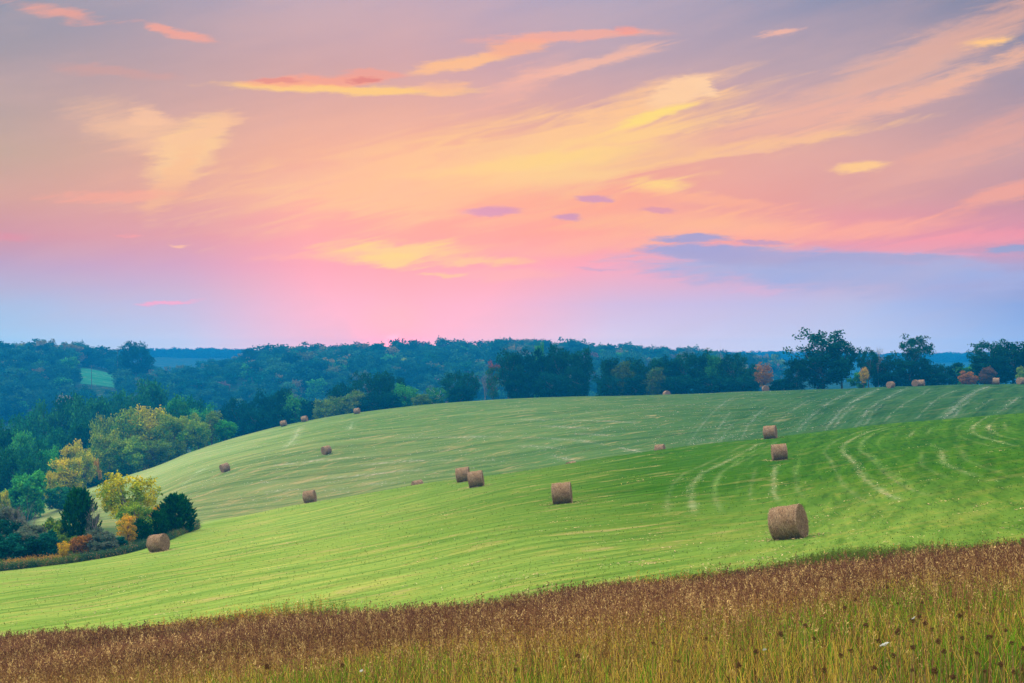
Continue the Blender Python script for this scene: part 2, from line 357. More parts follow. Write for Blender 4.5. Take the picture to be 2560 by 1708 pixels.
# ------------------------------------------------------------------ ground
def ramp_dist(v, a, b): return np.clip((v - a) / (b - a), 0, 1)
rng = np.random.default_rng(7)
Z3 = lambda p: [(587.5 + a / 3.973, 753 + b / 3.973) for a, b in p]
Z4 = lambda p: [(1175 + a / 3.973, 734 + b / 3.973) for a, b in p]
Z5 = lambda p: [(1763 + a / 3.973, 716 + b / 3.973) for a, b in p]
Z6 = lambda p: [(1560.6 + a / 2.977, 918 + b / 2.977) for a, b in p]
HAY, PALE, TAN = (.34, .35, .19), (.20, .32, .08), (.46, .33, .17)
FH = (.29, .33, .26); FL = (.42, .39, .31)
lines = [ # points, half width m, density per m2, colour, far hill?
 (Z5([(250,1110),(330,1010),(420,930),(560,820),(700,760),(760,710)]), .45, 5, FH), (Z5([(500,1090),(580,1000),(660,900),(770,820),(900,750),(1010,700)]), .5, 7, FH),
 (Z5([(590,1070),(680,950),(800,840)]), .35, 5, FH), (Z5([(790,1060),(850,980),(900,900),(1010,820),(1150,750),(1280,685)]), .45, 7, FH),
 (Z5([(880,1040),(950,930),(1050,830)]), .3, 4, FH), (Z5([(1050,1020),(1120,930),(1250,830),(1400,760),(1480,690)]), .3, 3.5, FH),
 (Z5([(1340,990),(1420,900),(1520,810),(1620,750),(1730,715)]), .35, 4, FH), (Z5([(1590,990),(1680,900),(1760,810),(1880,730),(2020,675)]), .6, 9, FH),
 (Z5([(1690,970),(1760,870),(1860,790)]), .3, 4, FH), (Z5([(1890,910),(1960,850),(2050,790)]), .3, 3, FH), (Z5([(2090,930),(2180,860),(2270,790),(2334,760)]), .4, 5, FH),
 (Z5([(60,1030),(150,950),(270,870),(390,790)]), .35, 4, FH), (Z4([(1600,1160),(1640,1090),(1700,1000),(1800,880),(1880,800),(2040,690)]), .35, 3.5, FH),
 (Z4([(1810,1140),(1850,1060),(1900,960),(2000,830)]), .35, 4, FH), (Z4([(1890,1130),(1950,1020),(2040,920)]), .3, 4, FH),
 (Z4([(2090,1100),(2130,1000),(2200,900),(2330,780)]), .35, 5, FH), (Z4([(1690,1150),(1710,1090)]), .7, 8, FH),
 (Z3([(0,1420),(250,1405)]), .4, 5, FL), (Z3([(0,1285),(400,1225),(800,1185),(1140,1150)]), .3, 4, FL), (Z3([(560,1375),(1060,1340),(1350,1300),(1700,1300)]), .3, 5, FL),
 (Z3([(850,1270),(1250,1220),(1600,1205),(2300,1215)]), .3, 4, FL), (Z3([(1180,1010),(1400,1000),(1900,995),(2300,990)]), .4, 4, FL),
 (Z3([(1420,1130),(2000,1110)]), .4, 4, FL), (Z3([(0,1500),(500,1470)]), .3, 5, FL), (Z3([(900,1430),(1350,1410)]), .3, 5, FL),
 (Z4([(0,910),(600,915),(860,925),(1250,945)]), .35, 4, FL), (Z4([(0,1070),(400,1085),(640,1105),(860,1145)]), .4, 5, FL), (Z4([(200,965),(700,990),(900,995)]), .3, 4, FL),
 (Z4([(540,1040),(820,1050),(980,1070)]), .5, 6, FL), (Z4([(930,1160),(1100,1190),(1210,1215)]), .4, 6, FL), (Z4([(300,1235),(500,1270),(620,1290)]), .4, 6, FL),
 (Z4([(0,1150),(300,1160),(540,1190)]), .35, 5, FL), (Z4([(1400,1040),(1600,1045)]), .4, 4, FL), (Z4([(1430,840),(1560,845)]), .5, 4, FL), (Z4([(1560,980),(1650,985)]), .6, 7, FL),
 ([(413,1120),(438,1098),(476,1070)], .5, 7, (.40,.45,.30)), (Z3([(250,1110),(350,1010),(400,900)]), .6, 5, (.42,.45,.28)), (Z3([(850,940),(880,850)]), .5, 4, (.42,.45,.28)),
 (Z6([(100,790),(75,680),(80,580),(150,500),(280,440),(400,380),(520,310),(600,280)]), .42, 26, HAY), (Z6([(240,680),(240,580),(290,500),(400,410),(560,320)]), .28, 16, PALE),
 (Z6([(690,710),(640,640),(640,540),(650,430)]), .30, 24, HAY), (Z6([(830,600),(800,480),(820,350)]), .22, 9, PALE),
 (Z6([(1550,700),(1400,640),(1280,560),(1210,470),(1160,400),(1100,350),(1130,300),(1190,260),(1300,215),(1450,180)]), .34, 30, HAY),
 (Z6([(1650,620),(1500,540),(1380,450),(1320,390),(1230,330),(1250,280),(1330,220)]), .34, 20, PALE),
 (Z6([(1570,260),(1600,200)]), .3, 16, HAY), (Z6([(1690,240),(1710,190)]), .3, 18, PALE), (Z6([(1650,290),(1780,330),(1800,430),(1930,490),(2050,530),(2200,530)]), .4, 10, (.36,.40,.2)),
 (Z6([(2110,160),(2110,210),(2140,250)]), .4, 20, HAY), (Z6([(2120,100),(2000,180),(2010,230),(2080,260),(2200,290),(2350,330)]), .3, 18, (.36,.42,.2)), (Z6([(2150,160),(2150,220),(2200,260)]), .25, 14, PALE),
 (Z6([(1920,240),(1980,240)]), .35, 26, (.3,.32,.3)),
 (Z6([(950,735),(1060,745),(1170,735)]), .32, 34, TAN), (Z6([(1130,880),(1300,860),(1440,850)]), .35, 26, TAN), (Z6([(1900,715),(2050,722)]), .35, 18, TAN), (Z6([(640,1025),(740,1015)]), .2, 26, TAN), (Z6([(900,990),(960,992)]), .15, 30, HAY),
 (Z6([(2010,830),(2080,810)]), .2, 26, TAN), (Z6([(2000,540),(2250,560)]), .8, 7, (.36,.42,.2)),
 ([(945,1205),(965,1206)], .4, 20, TAN), ([(485,1326),(505,1318)], .3, 30, HAY), ([(655,1240),(672,1232)], .3, 20, TAN), ([(1405,1200),(1450,1192)], .3, 16, TAN), ([(850,1272),(905,1262)], .4, 12, TAN), ([(1270,1222),(1320,1218)], .3, 14, TAN),
 ([(470,1292),(600,1262),(720,1240)], .3, 5, TAN), ([(120,1345),(230,1318)], .5, 8, TAN), ([(0,1395),(35,1385)], .4, 12, TAN), ([(1000,1190),(1170,1150)], .3, 4, TAN), ([(1180,1200),(1260,1170)], .4, 4, (.36,.42,.2)),
]
line3 = []
for pts, hw, den, c in lines:
    farl = c in (FH, FL) or (c[0] > .39 and c[1] > .44 and c[2] < .35)
    # densify the traced row so that it follows the slope
    us = []; vs = []
    for (p, q) in zip(pts[:-1], pts[1:]):
        for f in np.arange(0, 1, .25): us.append(p[0] + (q[0] - p[0]) * f); vs.append(p[1] + (q[1] - p[1]) * f)
    us.append(pts[-1][0]); vs.append(pts[-1][1])
    line3.append((hits(np.array(us), np.array(vs), 190. if farl else 46., 350. if farl else 175.), hw, den, c, farl))
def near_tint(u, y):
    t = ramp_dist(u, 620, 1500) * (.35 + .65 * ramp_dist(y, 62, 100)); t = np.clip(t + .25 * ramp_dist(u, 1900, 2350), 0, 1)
    return lerp((.178, .268, .048), (.036, .108, .003), t)  # drier grass left, lusher right, with some slope light put into the colour
def lerp(a, b, t): return np.asarray(a) * (1 - t[:, None]) + np.asarray(b) * t[:, None]
rows = np.concatenate([np.arange(-60, 0, 10), np.arange(0, 12, 1.5), np.arange(12, 46, .6), np.arange(46, 170, .55), np.arange(170, 205, 1.),
                       np.arange(205, 350, .7), np.arange(350, 420, 3), np.arange(420, 1020, 10), np.arange(1020, 2195, 30), [2195]])
cs = np.concatenate([np.linspace(-.9, -.43, 30)[:-1], np.linspace(-.43, .43, 1150), np.linspace(.43, .9, 30)[1:]])
YY, SS = np.meshgrid(rows, cs, indexing='ij')
XX = SS * np.sqrt(np.maximum(YY, 0) ** 2 + 30 ** 2)
ZZ = height(XX.ravel(), YY.ravel()).reshape(XX.shape)
V = np.stack([XX, YY, ZZ], -1).reshape(-1, 3)
nr, nc = XX.shape
idx = np.arange(nr * nc).reshape(nr, nc)
Fq = np.stack([idx[:-1, :-1], idx[:-1, 1:], idx[1:, 1:], idx[1:, :-1]], -1).reshape(-1, 4)
x, y = V[:, 0], V[:, 1]; u = np.clip(U0 + F * x / np.maximum(y, 12), -600, 2950)
yev = np.interp(u, TU, ye); ycv = np.interp(u, TU, yc); yfv = np.interp(u, TU, yf)
def lerp(a, b, t): return np.asarray(a) * (1 - t[:, None]) + np.asarray(b) * t[:, None]
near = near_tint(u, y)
far = lerp((.125, .20, .045), (.028, .082, .018), ramp_dist(u, 560, 1900))  # paler left, darker right: grass growth plus slope light painted into the colour
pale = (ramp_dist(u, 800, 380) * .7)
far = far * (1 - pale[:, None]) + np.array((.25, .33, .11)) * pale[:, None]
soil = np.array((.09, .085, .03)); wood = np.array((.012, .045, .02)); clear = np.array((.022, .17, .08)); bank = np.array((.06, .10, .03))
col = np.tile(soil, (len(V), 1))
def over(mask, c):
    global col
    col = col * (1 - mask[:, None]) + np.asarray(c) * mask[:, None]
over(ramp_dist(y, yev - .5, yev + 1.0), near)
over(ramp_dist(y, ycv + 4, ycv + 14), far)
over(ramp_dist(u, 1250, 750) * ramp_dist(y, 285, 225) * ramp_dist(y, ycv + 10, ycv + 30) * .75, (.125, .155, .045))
over(ramp_dist(u, 470, 420) * ramp_dist(y, ycv + .5, ycv + 2.5) * ramp_dist(y, 208, 196), bank)
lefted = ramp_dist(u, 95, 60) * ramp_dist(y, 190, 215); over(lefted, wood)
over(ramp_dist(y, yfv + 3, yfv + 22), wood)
over(((u > 186) & (u < 266) & (y > 815) & (y < 925)).astype(float), clear)
for W3, hw, den, c, farl in line3:
    lo_, hi_ = W3[:, :2].min(0) - 3, W3[:, :2].max(0) + 3
    k = np.where((x > lo_[0]) & (x < hi_[0]) & (y > lo_[1]) & (y < hi_[1]))[0]
    if not len(k): continue
    p = V[k, :2]; best = np.full(len(k), 1e9); tb = np.zeros(len(k)); acc = 0
    for a_, b_ in zip(W3[:-1, :2], W3[1:, :2]):
        ab = b_ - a_; L2 = max((ab ** 2).sum(), 1e-6); tq = np.clip(((p - a_) @ ab) / L2, 0, 1)
        d_ = np.hypot(*(p - a_ - tq[:, None] * ab).T); m_ = d_ < best; best[m_] = d_[m_]; tb[m_] = acc + tq[m_] * math.sqrt(L2); acc += math.sqrt(L2)
    wv = hw * .62 * (1 + .3 * np.sin(tb * .9 + den)) * (1.0 if not farl else 1.15)
    if c in (TAN,): st = .45
    else: st = (.26 + .010 * den) if not farl else (.16 + .04 * den if c == FH else .35 + .08 * den)
    st = st * (.62 + .38 * np.sin(tb * .23 + hw * 31) * np.sin(tb * .07 + den)) * np.clip(np.minimum(tb, acc - tb) / 7, 0, 1)
    st = st * (.75 + .5 * np.sin(p[:, 0] * 5.1 + 3 * np.sin(p[:, 1] * 1.7)) * np.sin(p[:, 1] * 2.3 + p[:, 0]))
    pr = np.exp(-((best - (1.5 if not farl else .9)) / (wv * .8)) ** 2) * (.45 if not farl else .3)
    mk = np.clip(st * (np.exp(-(best / wv) ** 2) + pr), 0, .9)[:, None]
    col[k] = col[k] * (1 - mk) + np.array(c) * .95 * mk
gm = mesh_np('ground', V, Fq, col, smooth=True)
zn = gm.color_attributes.new('zone', 'FLOAT_COLOR', 'POINT'); zc = np.ones((len(V), 4), np.float32)
zc[:, 0] = ramp_dist(y, ycv + 2, ycv + 12); zc[:, 1] = ramp_dist(u, 1500, 1900); zc[:, 2] = ramp_dist(y, yfv + 5, yfv + 15); zn.data.foreach_set('color', zc.ravel())
m, t = new_mat('mown_grass')
at_ = t('ShaderNodeAttribute', attribute_name='tint').outputs[0]; oc = t('ShaderNodeTexCoord').outputs['Object']
zs = t('ShaderNodeSeparateColor', {0: t('ShaderNodeAttribute', attribute_name='zone').outputs[0]}).outputs
def rows_(deg, across, along, seed):
    return t.noise(t.mapv(t.mapv(oc, (1, 1, 0), (seed, 0, 0), (0, 0, R(-deg))), (along, across, 1)), 1, 5, .62, .25).outputs[0]
def sel(f, a, b): return t.math('ADD', t.math('MULTIPLY', a, t.math('SUBTRACT', 1.0, f)), t.math('MULTIPLY', b, f))
wN = sel(zs[1], rows_(38, .85, .05, 3), rows_(72, .8, .06, 9)); wF = sel(zs[1], rows_(3, .30, .022, 5), rows_(66, .42, .03, 7))
wN2 = sel(zs[1], rows_(33, 2.6, .22, 13), rows_(80, 2.4, .25, 19)); wF2 = sel(zs[1], rows_(-2, 1.1, .07, 15), rows_(66, 1.1, .09, 17))
nD = sel(zs[0], wN, wF); nE = sel(zs[0], wN2, wF2)
nA = t.noise(t.mapv(oc, (.03, .045, .035)), 1, 4).outputs[0]
nB = t.noise(t.mapv(t.mapv(oc, (1, 1, 0), (0, 0, 0), (0, 0, R(-35))), (.16, .55, .3)), 1, 6, .7, .8).outputs[0]
nC = t.noise(t.mapv(oc, (3.2, 1.8, 2)), 1, 6, .75).outputs[0]
c = t.mix(t.mr(nA, .38, .62, 0, .7), at_, t.mix(1.0, at_, (.78, .88, .72), 'MULTIPLY'))
c = t.mix(t.mr(nB, .47, .60, 0, .7), c, t.mix(1.0, c, (1.5, 1.06, 1.2), 'MULTIPLY'))
c = t.mix(t.mr(nD, .46, .64, 0, .7), c, t.mix(1.0, c, (.52, .68, .55), 'MULTIPLY'))
c = t.mix(t.mr(nD, .50, .34, 0, .6), c, t.mix(1.0, c, (1.32, 1.20, 1.3), 'MULTIPLY'))
c = t.mix(t.mr(nE, .52, .62, 0, .75), c, t.mix(1.0, c, (.58, .68, .62), 'MULTIPLY'))
c = t.mix(t.mr(nE, .42, .32, 0, .75), c, t.mix(1.0, c, (1.6, 1.15, 1.4), 'MULTIPLY'))
c = t.mix(t.math('MULTIPLY', t.mr(nB, .56, .66, 0, .55), t.math('SUBTRACT', 1.0, t.math('MULTIPLY', zs[1], .75))), c, (.30, .24, .10))
c = t.mix(t.mr(nC, .32, .5, .6, 0), c, t.mix(1.0, c, (.66, .74, .6), 'MULTIPLY'))
c = t.mix(t.mr(nC, .55, .72, 0, .4), c, t.mix(1.0, c, (1.4, 1.25, 1.2), 'MULTIPLY'))
bm_ = t('ShaderNodeBump', {'Height': t.math('ADD', nC, t.math('MULTIPLY', nE, 1.5)), 'Strength': .6, 'Distance': .10})
b = t('ShaderNodeBsdfDiffuse', {0: c, 'Normal': bm_.outputs[0]}); t.l.new(b.outputs[0], t('ShaderNodeOutputMaterial').inputs[0])
M['ground'] = m
tag(link('ground', gm, None, [m]), 'rolling mown hay field dropping to a wooded valley', 'ground', kind='structure')

# ------------------------------------------------------------------ tall meadow in the foreground
def stuff_blades(name, base, hgt, wid, lean, colb, colt, mat, seg=2):
    """ribbons: base (N,3), leaning, tapering"""
    N = len(base); th = rng.uniform(0, 2 * np.pi, N); side = np.stack([np.cos(th), np.sin(th) * .6, np.zeros(N)], 1)
    ld = rng.uniform(0, 2 * np.pi, N); L = np.stack([np.cos(ld), np.sin(ld), np.zeros(N)], 1) * (lean * hgt)[:, None]
    rowsV = []; rc = []
    for k in range(seg + 1):
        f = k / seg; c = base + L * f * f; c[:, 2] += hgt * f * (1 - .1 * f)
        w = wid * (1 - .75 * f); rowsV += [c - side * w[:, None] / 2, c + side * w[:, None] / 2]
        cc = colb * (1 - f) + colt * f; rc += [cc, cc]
    V = np.stack(rowsV, 1).reshape(-1, 3); cc = np.stack(rc, 1).reshape(-1, 3); o = np.arange(N)[:, None] * (2 * (seg + 1))
    Fs = [o + np.array([[2 * k, 2 * k + 1, 2 * k + 3, 2 * k + 2]]) for k in range(seg)]
    return V, np.concatenate(Fs), cc, base + L + np.stack([0 * hgt, 0 * hgt, hgt * .9], 1)
def scatter_meadow(N, y0=9., pw=1.6):
    yy = y0 + (47.5 - y0) * rng.random(N) ** (1 / pw)
    xx = rng.uniform(-1, 1, N) * (.40 * yy + 3.2)
    uu = U0 + F * xx / yy; lim = smooth_u(ye, np.clip(uu, -400, 2750)) + 1.1 * np.sin(xx * .9) * np.sin(xx * .23 + 1) + rng.normal(0, .5, N)
    k = yy < lim; xx, yy = xx[k], yy[k]
    return np.stack([xx, yy, height(xx, yy) - .03], 1)
def patch(Pm, sc, seed):
    r = np.random.default_rng(seed); a = np.zeros(len(Pm))
    for k in range(7):
        th = r.uniform(0, np.pi); fr = sc * r.uniform(.5, 2.0)
        a += np.sin((Pm[:, 0] * np.cos(th) + Pm[:, 1] * np.sin(th)) * fr + r.uniform(0, 6.3) + 1.5 * np.sin(Pm[:, 0] * fr * .7 + k))
    return a / 7
# green and straw-yellow blades low down
Pm = scatter_meadow(175000); N = len(Pm); gpat = np.clip(.5 + patch(Pm, .9, 3) * 1.3, 0, 1)
hh = rng.uniform(.32, .68, N) * (1 + .32 * np.clip((26 - Pm[:, 1]) / 10, 0, 1) * gpat); ww = .006 + .00035 * Pm[:, 1] * rng.uniform(.6, 1.4, N)
g1 = np.array((.13, .31, .012)); g2 = np.array((.60, .42, .06)); g3 = np.array((.12, .06, .018))
pick = rng.random(N); cc = np.where((pick < .22 + .45 * gpat)[:, None], g1, np.where((pick < .74)[:, None], g2, g3))
Vb, Fb, Cb, _ = stuff_blades('b', Pm, hh, ww, rng.uniform(.05, .5, N), cc * .55, cc * 1.15, None)  # shade low among the blades put into their darker base colour
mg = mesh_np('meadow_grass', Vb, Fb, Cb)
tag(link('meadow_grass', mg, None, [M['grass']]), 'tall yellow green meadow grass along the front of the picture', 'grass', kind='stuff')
# dry reddish stems with airy seed heads
Pm = scatter_meadow(112000, pw=1.75); N = len(Pm)
edge = np.clip((Pm[:, 1] - smooth_u(ye, np.clip(U0 + F * Pm[:, 0] / Pm[:, 1], -400, 2750)) + 6) / 6, 0, 1)
sparse = rng.random(N) < np.clip(.30 + (Pm[:, 1] - 16) / 14, .30, 1) * np.clip(.85 + 1.5 * patch(Pm, .8, 77), .35, 1); Pm = Pm[sparse]; edge = edge[sparse]; N = len(Pm)
hh = rng.normal(.84, .10, N) * (1 - .25 * edge * rng.random(N)); ww = .0035 + .00016 * Pm[:, 1]
s1 = np.array((.34, .15, .045)); s2 = np.array((.74, .50, .13)); s3 = np.array((.11, .04, .02))
pick = rng.random(N)[:, None]; sc_ = np.where(pick < .45, s1, np.where(pick < .8, s2, s3))
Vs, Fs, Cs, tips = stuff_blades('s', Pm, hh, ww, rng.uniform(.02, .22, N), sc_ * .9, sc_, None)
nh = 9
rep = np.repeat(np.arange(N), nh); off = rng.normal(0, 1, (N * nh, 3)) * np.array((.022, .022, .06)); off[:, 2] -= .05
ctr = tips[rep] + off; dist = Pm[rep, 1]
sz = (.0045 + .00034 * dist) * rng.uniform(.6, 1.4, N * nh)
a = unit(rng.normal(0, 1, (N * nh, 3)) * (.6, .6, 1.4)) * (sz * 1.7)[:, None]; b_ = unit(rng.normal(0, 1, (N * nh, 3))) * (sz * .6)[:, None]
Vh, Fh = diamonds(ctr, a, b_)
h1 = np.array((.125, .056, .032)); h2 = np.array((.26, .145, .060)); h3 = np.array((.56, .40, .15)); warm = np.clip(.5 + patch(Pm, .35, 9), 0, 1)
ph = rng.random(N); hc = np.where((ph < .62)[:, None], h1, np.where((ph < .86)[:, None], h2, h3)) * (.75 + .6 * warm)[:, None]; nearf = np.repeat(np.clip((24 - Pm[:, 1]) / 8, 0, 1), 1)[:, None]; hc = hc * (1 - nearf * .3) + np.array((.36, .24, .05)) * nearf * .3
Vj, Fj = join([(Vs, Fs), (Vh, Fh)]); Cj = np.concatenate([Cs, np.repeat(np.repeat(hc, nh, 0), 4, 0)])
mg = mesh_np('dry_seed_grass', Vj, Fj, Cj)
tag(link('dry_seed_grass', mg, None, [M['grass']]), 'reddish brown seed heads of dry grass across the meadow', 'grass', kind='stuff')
# olive weeds fringe at the meadow's far border
uu = np.concatenate([rng.uniform(-60, 2420, 12000), rng.uniform(1350, 2420, 14000)]); yl = smooth_u(ye, uu) + rng.normal(1.3, 1.2, len(uu)) + ramp_dist(uu, 1400, 1600) * ramp_dist(uu, 2420, 2100) * rng.uniform(0, 2.6, len(uu)); Pm = at_many(uu, yl); N = len(Pm)
hh = rng.uniform(.35, 1.15, N) * np.clip(.7 + 1.1 * patch(Pm, .35, 21), .3, 1.25); wz = patch(Pm, .22, 44)[:, None]; cc = np.where(rng.random(N)[:, None] < .5 - wz, (.10, .15, .02), (.45, .22, .03))
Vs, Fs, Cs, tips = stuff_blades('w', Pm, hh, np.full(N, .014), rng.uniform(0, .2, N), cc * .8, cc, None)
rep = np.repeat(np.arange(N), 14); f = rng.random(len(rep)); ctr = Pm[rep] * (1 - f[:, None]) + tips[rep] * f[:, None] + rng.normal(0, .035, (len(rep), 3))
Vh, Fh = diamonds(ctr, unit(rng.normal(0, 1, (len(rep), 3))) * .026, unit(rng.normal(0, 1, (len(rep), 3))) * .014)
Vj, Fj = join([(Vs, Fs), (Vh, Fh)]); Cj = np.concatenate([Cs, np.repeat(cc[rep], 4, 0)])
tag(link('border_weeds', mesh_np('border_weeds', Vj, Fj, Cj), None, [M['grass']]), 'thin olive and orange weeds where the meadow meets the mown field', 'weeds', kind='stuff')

# wild carrot plants with dried heads, and a few white umbels
def carrot_head(dried):
    r = np.random.default_rng(5 + dried); parts = []; nray = 22
    for k in range(nray):
        th = 2 * math.pi * k * .618; q = math.sqrt((k + .5) / nray)
        if dried: hh_ = r.uniform(.6, 1.25); tip = np.array((math.cos(th) * .026 * q, math.sin(th) * .026 * q, .042 * hh_)); mid = np.array((math.cos(th) * .036 * q, math.sin(th) * .036 * q, .018 * hh_))
        else: tip = np.array((math.cos(th) * .045 * q, math.sin(th) * .045 * q, .022 + .006 * (1 - q))); mid = tip * .55
        parts.append(tube([(0, 0, 0), mid, tip], [.0012, .001, .0008], 4))
        m_ = 9; c = tip + r.normal(0, .004 if dried else .005, (m_, 3)) * (1, 1, .5 if not dried else 1)
        parts.append(diamonds(c, unit(r.normal(0, 1, (m_, 3)) * (1, 1, .3 if not dried else 1)) * .005, unit(r.normal(0, 1, (m_, 3)) * (1, 1, .3 if not dried else 1)) * .004))
    return join(parts)
def simple_mat(name, c1, c2, sc=80):
    m, t = new_mat(name); oc = t('ShaderNodeTexCoord').outputs['Object']
    leaf_out(t, t.mix(t.mr(t.noise(oc, sc, 3).outputs[0], .35, .65), c1, c2), .15); return m
M['dried'] = simple_mat('dried_umbel', (.05, .024, .012), (.17, .085, .04)); M['umbel'] = simple_mat('white_umbel', (.5, .54, .46), (.72, .74, .66))
M['stem'] = simple_mat('dry_stem', (.22, .12, .05), (.34, .22, .09), 20)
stem_me = mesh_np('stem', *tube([(0, 0, 0), (.01, 0, .4), (-.005, .01, .8), (0, 0, 1)], [.004, .0035, .003, .0022], 5)); stem_me.materials.append(M['stem'])
hd = [mesh_np('seed_head', *carrot_head(True)), mesh_np('flower_head', *carrot_head(False))]
hd[0].materials.append(M['dried']); hd[1].materials.append(M['umbel'])
spots = [(c, v, 0) for c, v in [(2210,1471),(2270,1470),(2274,1465),(2324,1482),(2344,1492),(2064,1456),(2058,1448),(2094,1492),(2115,1386),(2063,1387),(2125,1436),(2095,1430),(2157,1477),(2170,1500),(2190,1560),(2108,1420),(2140,1450),(1990,1440),(1955,1500),(1930,1512),(2000,1540),(2048,1510),(2090,1540),(2150,1545),(2240,1505),(2300,1530),(2330,1550),(1935,1398),(1960,1380),(2200,1420),(2245,1436),(2306,1450),(1870,1470),(1850,1440),(2035,1350),(1975,1345),
   (1795,1460),(1740,1500),(1690,1532),(1620,1470),(1560,1520),(1500,1480),(785,1530),(340,1502),(610,1536),(1180,1543),(1330,1510),(1890,1545),(2020,1475),(2260,1545)]] + [(2032,1483,1),(830,1540,1),(2098,1420,1),(1755,1492,1)]
names = ['wild_carrot', 'flowering_wild_carrot']
for i, (u_, v_, k) in enumerate(spots):
    r_ = random.Random(i); h_ = r_.uniform(.98, 1.10); ys = np.arange(9, 44, .1); xs_ = (u_ - U0) / F * ys
    q_ = np.where(height(xs_, ys) + h_ + (v_ - HV) / F * ys >= 0)[0]; y_ = float(ys[q_[0]]) if len(q_) else 40.; gp = at(u_, y_)
    root = empty(names[k], gp, r_.uniform(0, 6)); sgn = 1.0 if k == 0 else 1.15
    st_ = bpy.data.objects.new('stem', stem_me); C.objects.link(st_); st_.parent = root; st_.scale = (1, 1, h_)
    he = bpy.data.objects.new('seed_head' if k == 0 else 'flower_head', hd[k]); C.objects.link(he); he.parent = root; he.location = (0, 0, h_ - .004)
    q = r_.uniform(.5, .95) * (sgn if u_ == 2032 else 1.0 if k == 0 else .6); he.scale = (q, q, q); he.rotation_euler = (r_.uniform(-.8, .8), r_.uniform(-.8, .8), r_.uniform(0, 6))
    if k == 0: tag(root, 'dried brown wild carrot head %s, %s' % ('in the lower right corner' if u_ > 2180 and v_ > 1460 else 'at the right edge' if u_ > 2180 else 'in the dense right patch' if u_ > 2080 else 'near the white flower head' if u_ > 1985 else 'left of the white flower head' if u_ > 1900 else 'below the largest bale' if u_ > 1680 else 'in mid meadow' if u_ > 1100 else 'in the left meadow',
        'by the brown band' if v_ < 1400 else 'halfway down' if v_ < 1450 else 'low in green blades' if v_ < 1500 else 'at the bottom edge'), 'wildflower', 'dried wild carrot stalks in the meadow')
    else: tag(root, ['white flat flower head among brown grass at the lower right', 'single white flower head low in the grass at the bottom left', 'small white flower head behind the dried heads on the right', 'small white flower head in the grass right of centre'][i - len(spots) + 4], 'wildflower', 'white wild carrot flowers')

# ------------------------------------------------------------------ mown field: tufts and hay left on it
N = 24000
yy = 1 / rng.uniform(1 / 168., 1 / 43., N); ss = rng.uniform(-.43, .43, N); xx = ss * yy; uu = U0 + F * ss
k = (yy > smooth_u(ye, uu) - .5) & (yy < smooth_u(yc, uu) + 1.5); xx, yy, uu = xx[k], yy[k], uu[k]; N = len(xx)
Pm = np.stack([xx, yy, height(xx, yy) - .01], 1); pt = np.clip(.5 + patch(Pm, .25, 33), 0, 1)
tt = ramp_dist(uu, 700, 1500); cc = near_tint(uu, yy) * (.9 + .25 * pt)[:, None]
pk = rng.random(N)[:, None]; cc = np.where(pk < .06, cc * (1.3, 1.15, 1.1), cc)
Vb, Fb, Cb, _ = stuff_blades('t', Pm, rng.uniform(.025, .06, N) * (1 + yy / 200), (.014 + .0005 * yy) * rng.uniform(.5, 1.5, N), rng.uniform(0, .9, N), cc * .9, cc * 1.08, None, 1)
tag(link('stubble_grass', mesh_np('stubble_grass', Vb, Fb, Cb), None, [M['grass']]), 'short mown grass on the near hill', 'grass', kind='stuff')

VS, FS, CS = [], [], []; o_ = 0
def straw_patch(ctr, c, wpx, flat=.25):
    global o_
    N = len(ctr); L = (.045 + wpx) * rng.uniform(.5, 1.5, N); th = rng.uniform(0, np.pi, N)
    a = np.stack([np.cos(th), np.sin(th), rng.normal(0, flat, N)], 1) * L[:, None]
    b = np.stack([-np.sin(th), np.cos(th), rng.normal(0, flat, N)], 1) * (L * .28)[:, None]
    v, f = diamonds(ctr, a, b); VS.append(v); FS.append(f + o_); o_ += len(v)
    CS.append(np.repeat(np.asarray(c) * rng.uniform(.7, 1.25, (N, 1)), 4, 0))
for W3, hw, den, c, farl in line3:
    sl = np.linalg.norm(np.diff(W3[:, :2], axis=0), axis=1); Ls = sl.sum()
    n_ = int(min(12000, den * Ls * hw * (.5 if not farl else (3.2 if c == FL else 1.2))))
    tpos = rng.beta(1.5, 1.5, n_) * Ls; cum = np.concatenate([[0], np.cumsum(sl)])
    X = np.interp(tpos, cum, W3[:, 0]); Y = np.interp(tpos, cum, W3[:, 1])
    keep = rng.random(n_) < .35 + .65 * np.clip(.5 + .9 * np.sin(tpos * .21 + den) * np.sin(tpos * .057 + hw * 9), 0, 1)
    nx = rng.normal(0, hw * .55, n_); dirx = np.gradient(W3[:, 0]); diry = np.gradient(W3[:, 1]); dn = np.hypot(dirx, diry) + 1e-6
    wx = np.interp(tpos, cum, -diry / dn); wy = np.interp(tpos, cum, dirx / dn)
    wob = .35 * np.sin(tpos * .33 + hw * 20)
    X = X + wx * (nx + wob); Y = Y + wy * (nx + wob); X, Y = X[keep], Y[keep]
    straw_patch(np.stack([X, Y, height(X, Y) + rng.uniform(.03, .07, len(X))], 1), c, .07 if farl else .02)
for (u_, y_) in ((1816, 63), (1790, 122), (1769, 159), (1292, 95), (1095, 128), (1065, 142), (713, 159), (366, 111)):
    k = 110; x_ = (u_ - U0) / F * y_; th = rng.uniform(0, 6.3, k); q = rng.uniform(.55, 1.5, k)
    straw_patch(np.stack([x_ + np.cos(th) * q * 1.15, y_ + np.sin(th) * q, np.zeros(k)], 1), (.36, .27, .13), .035)
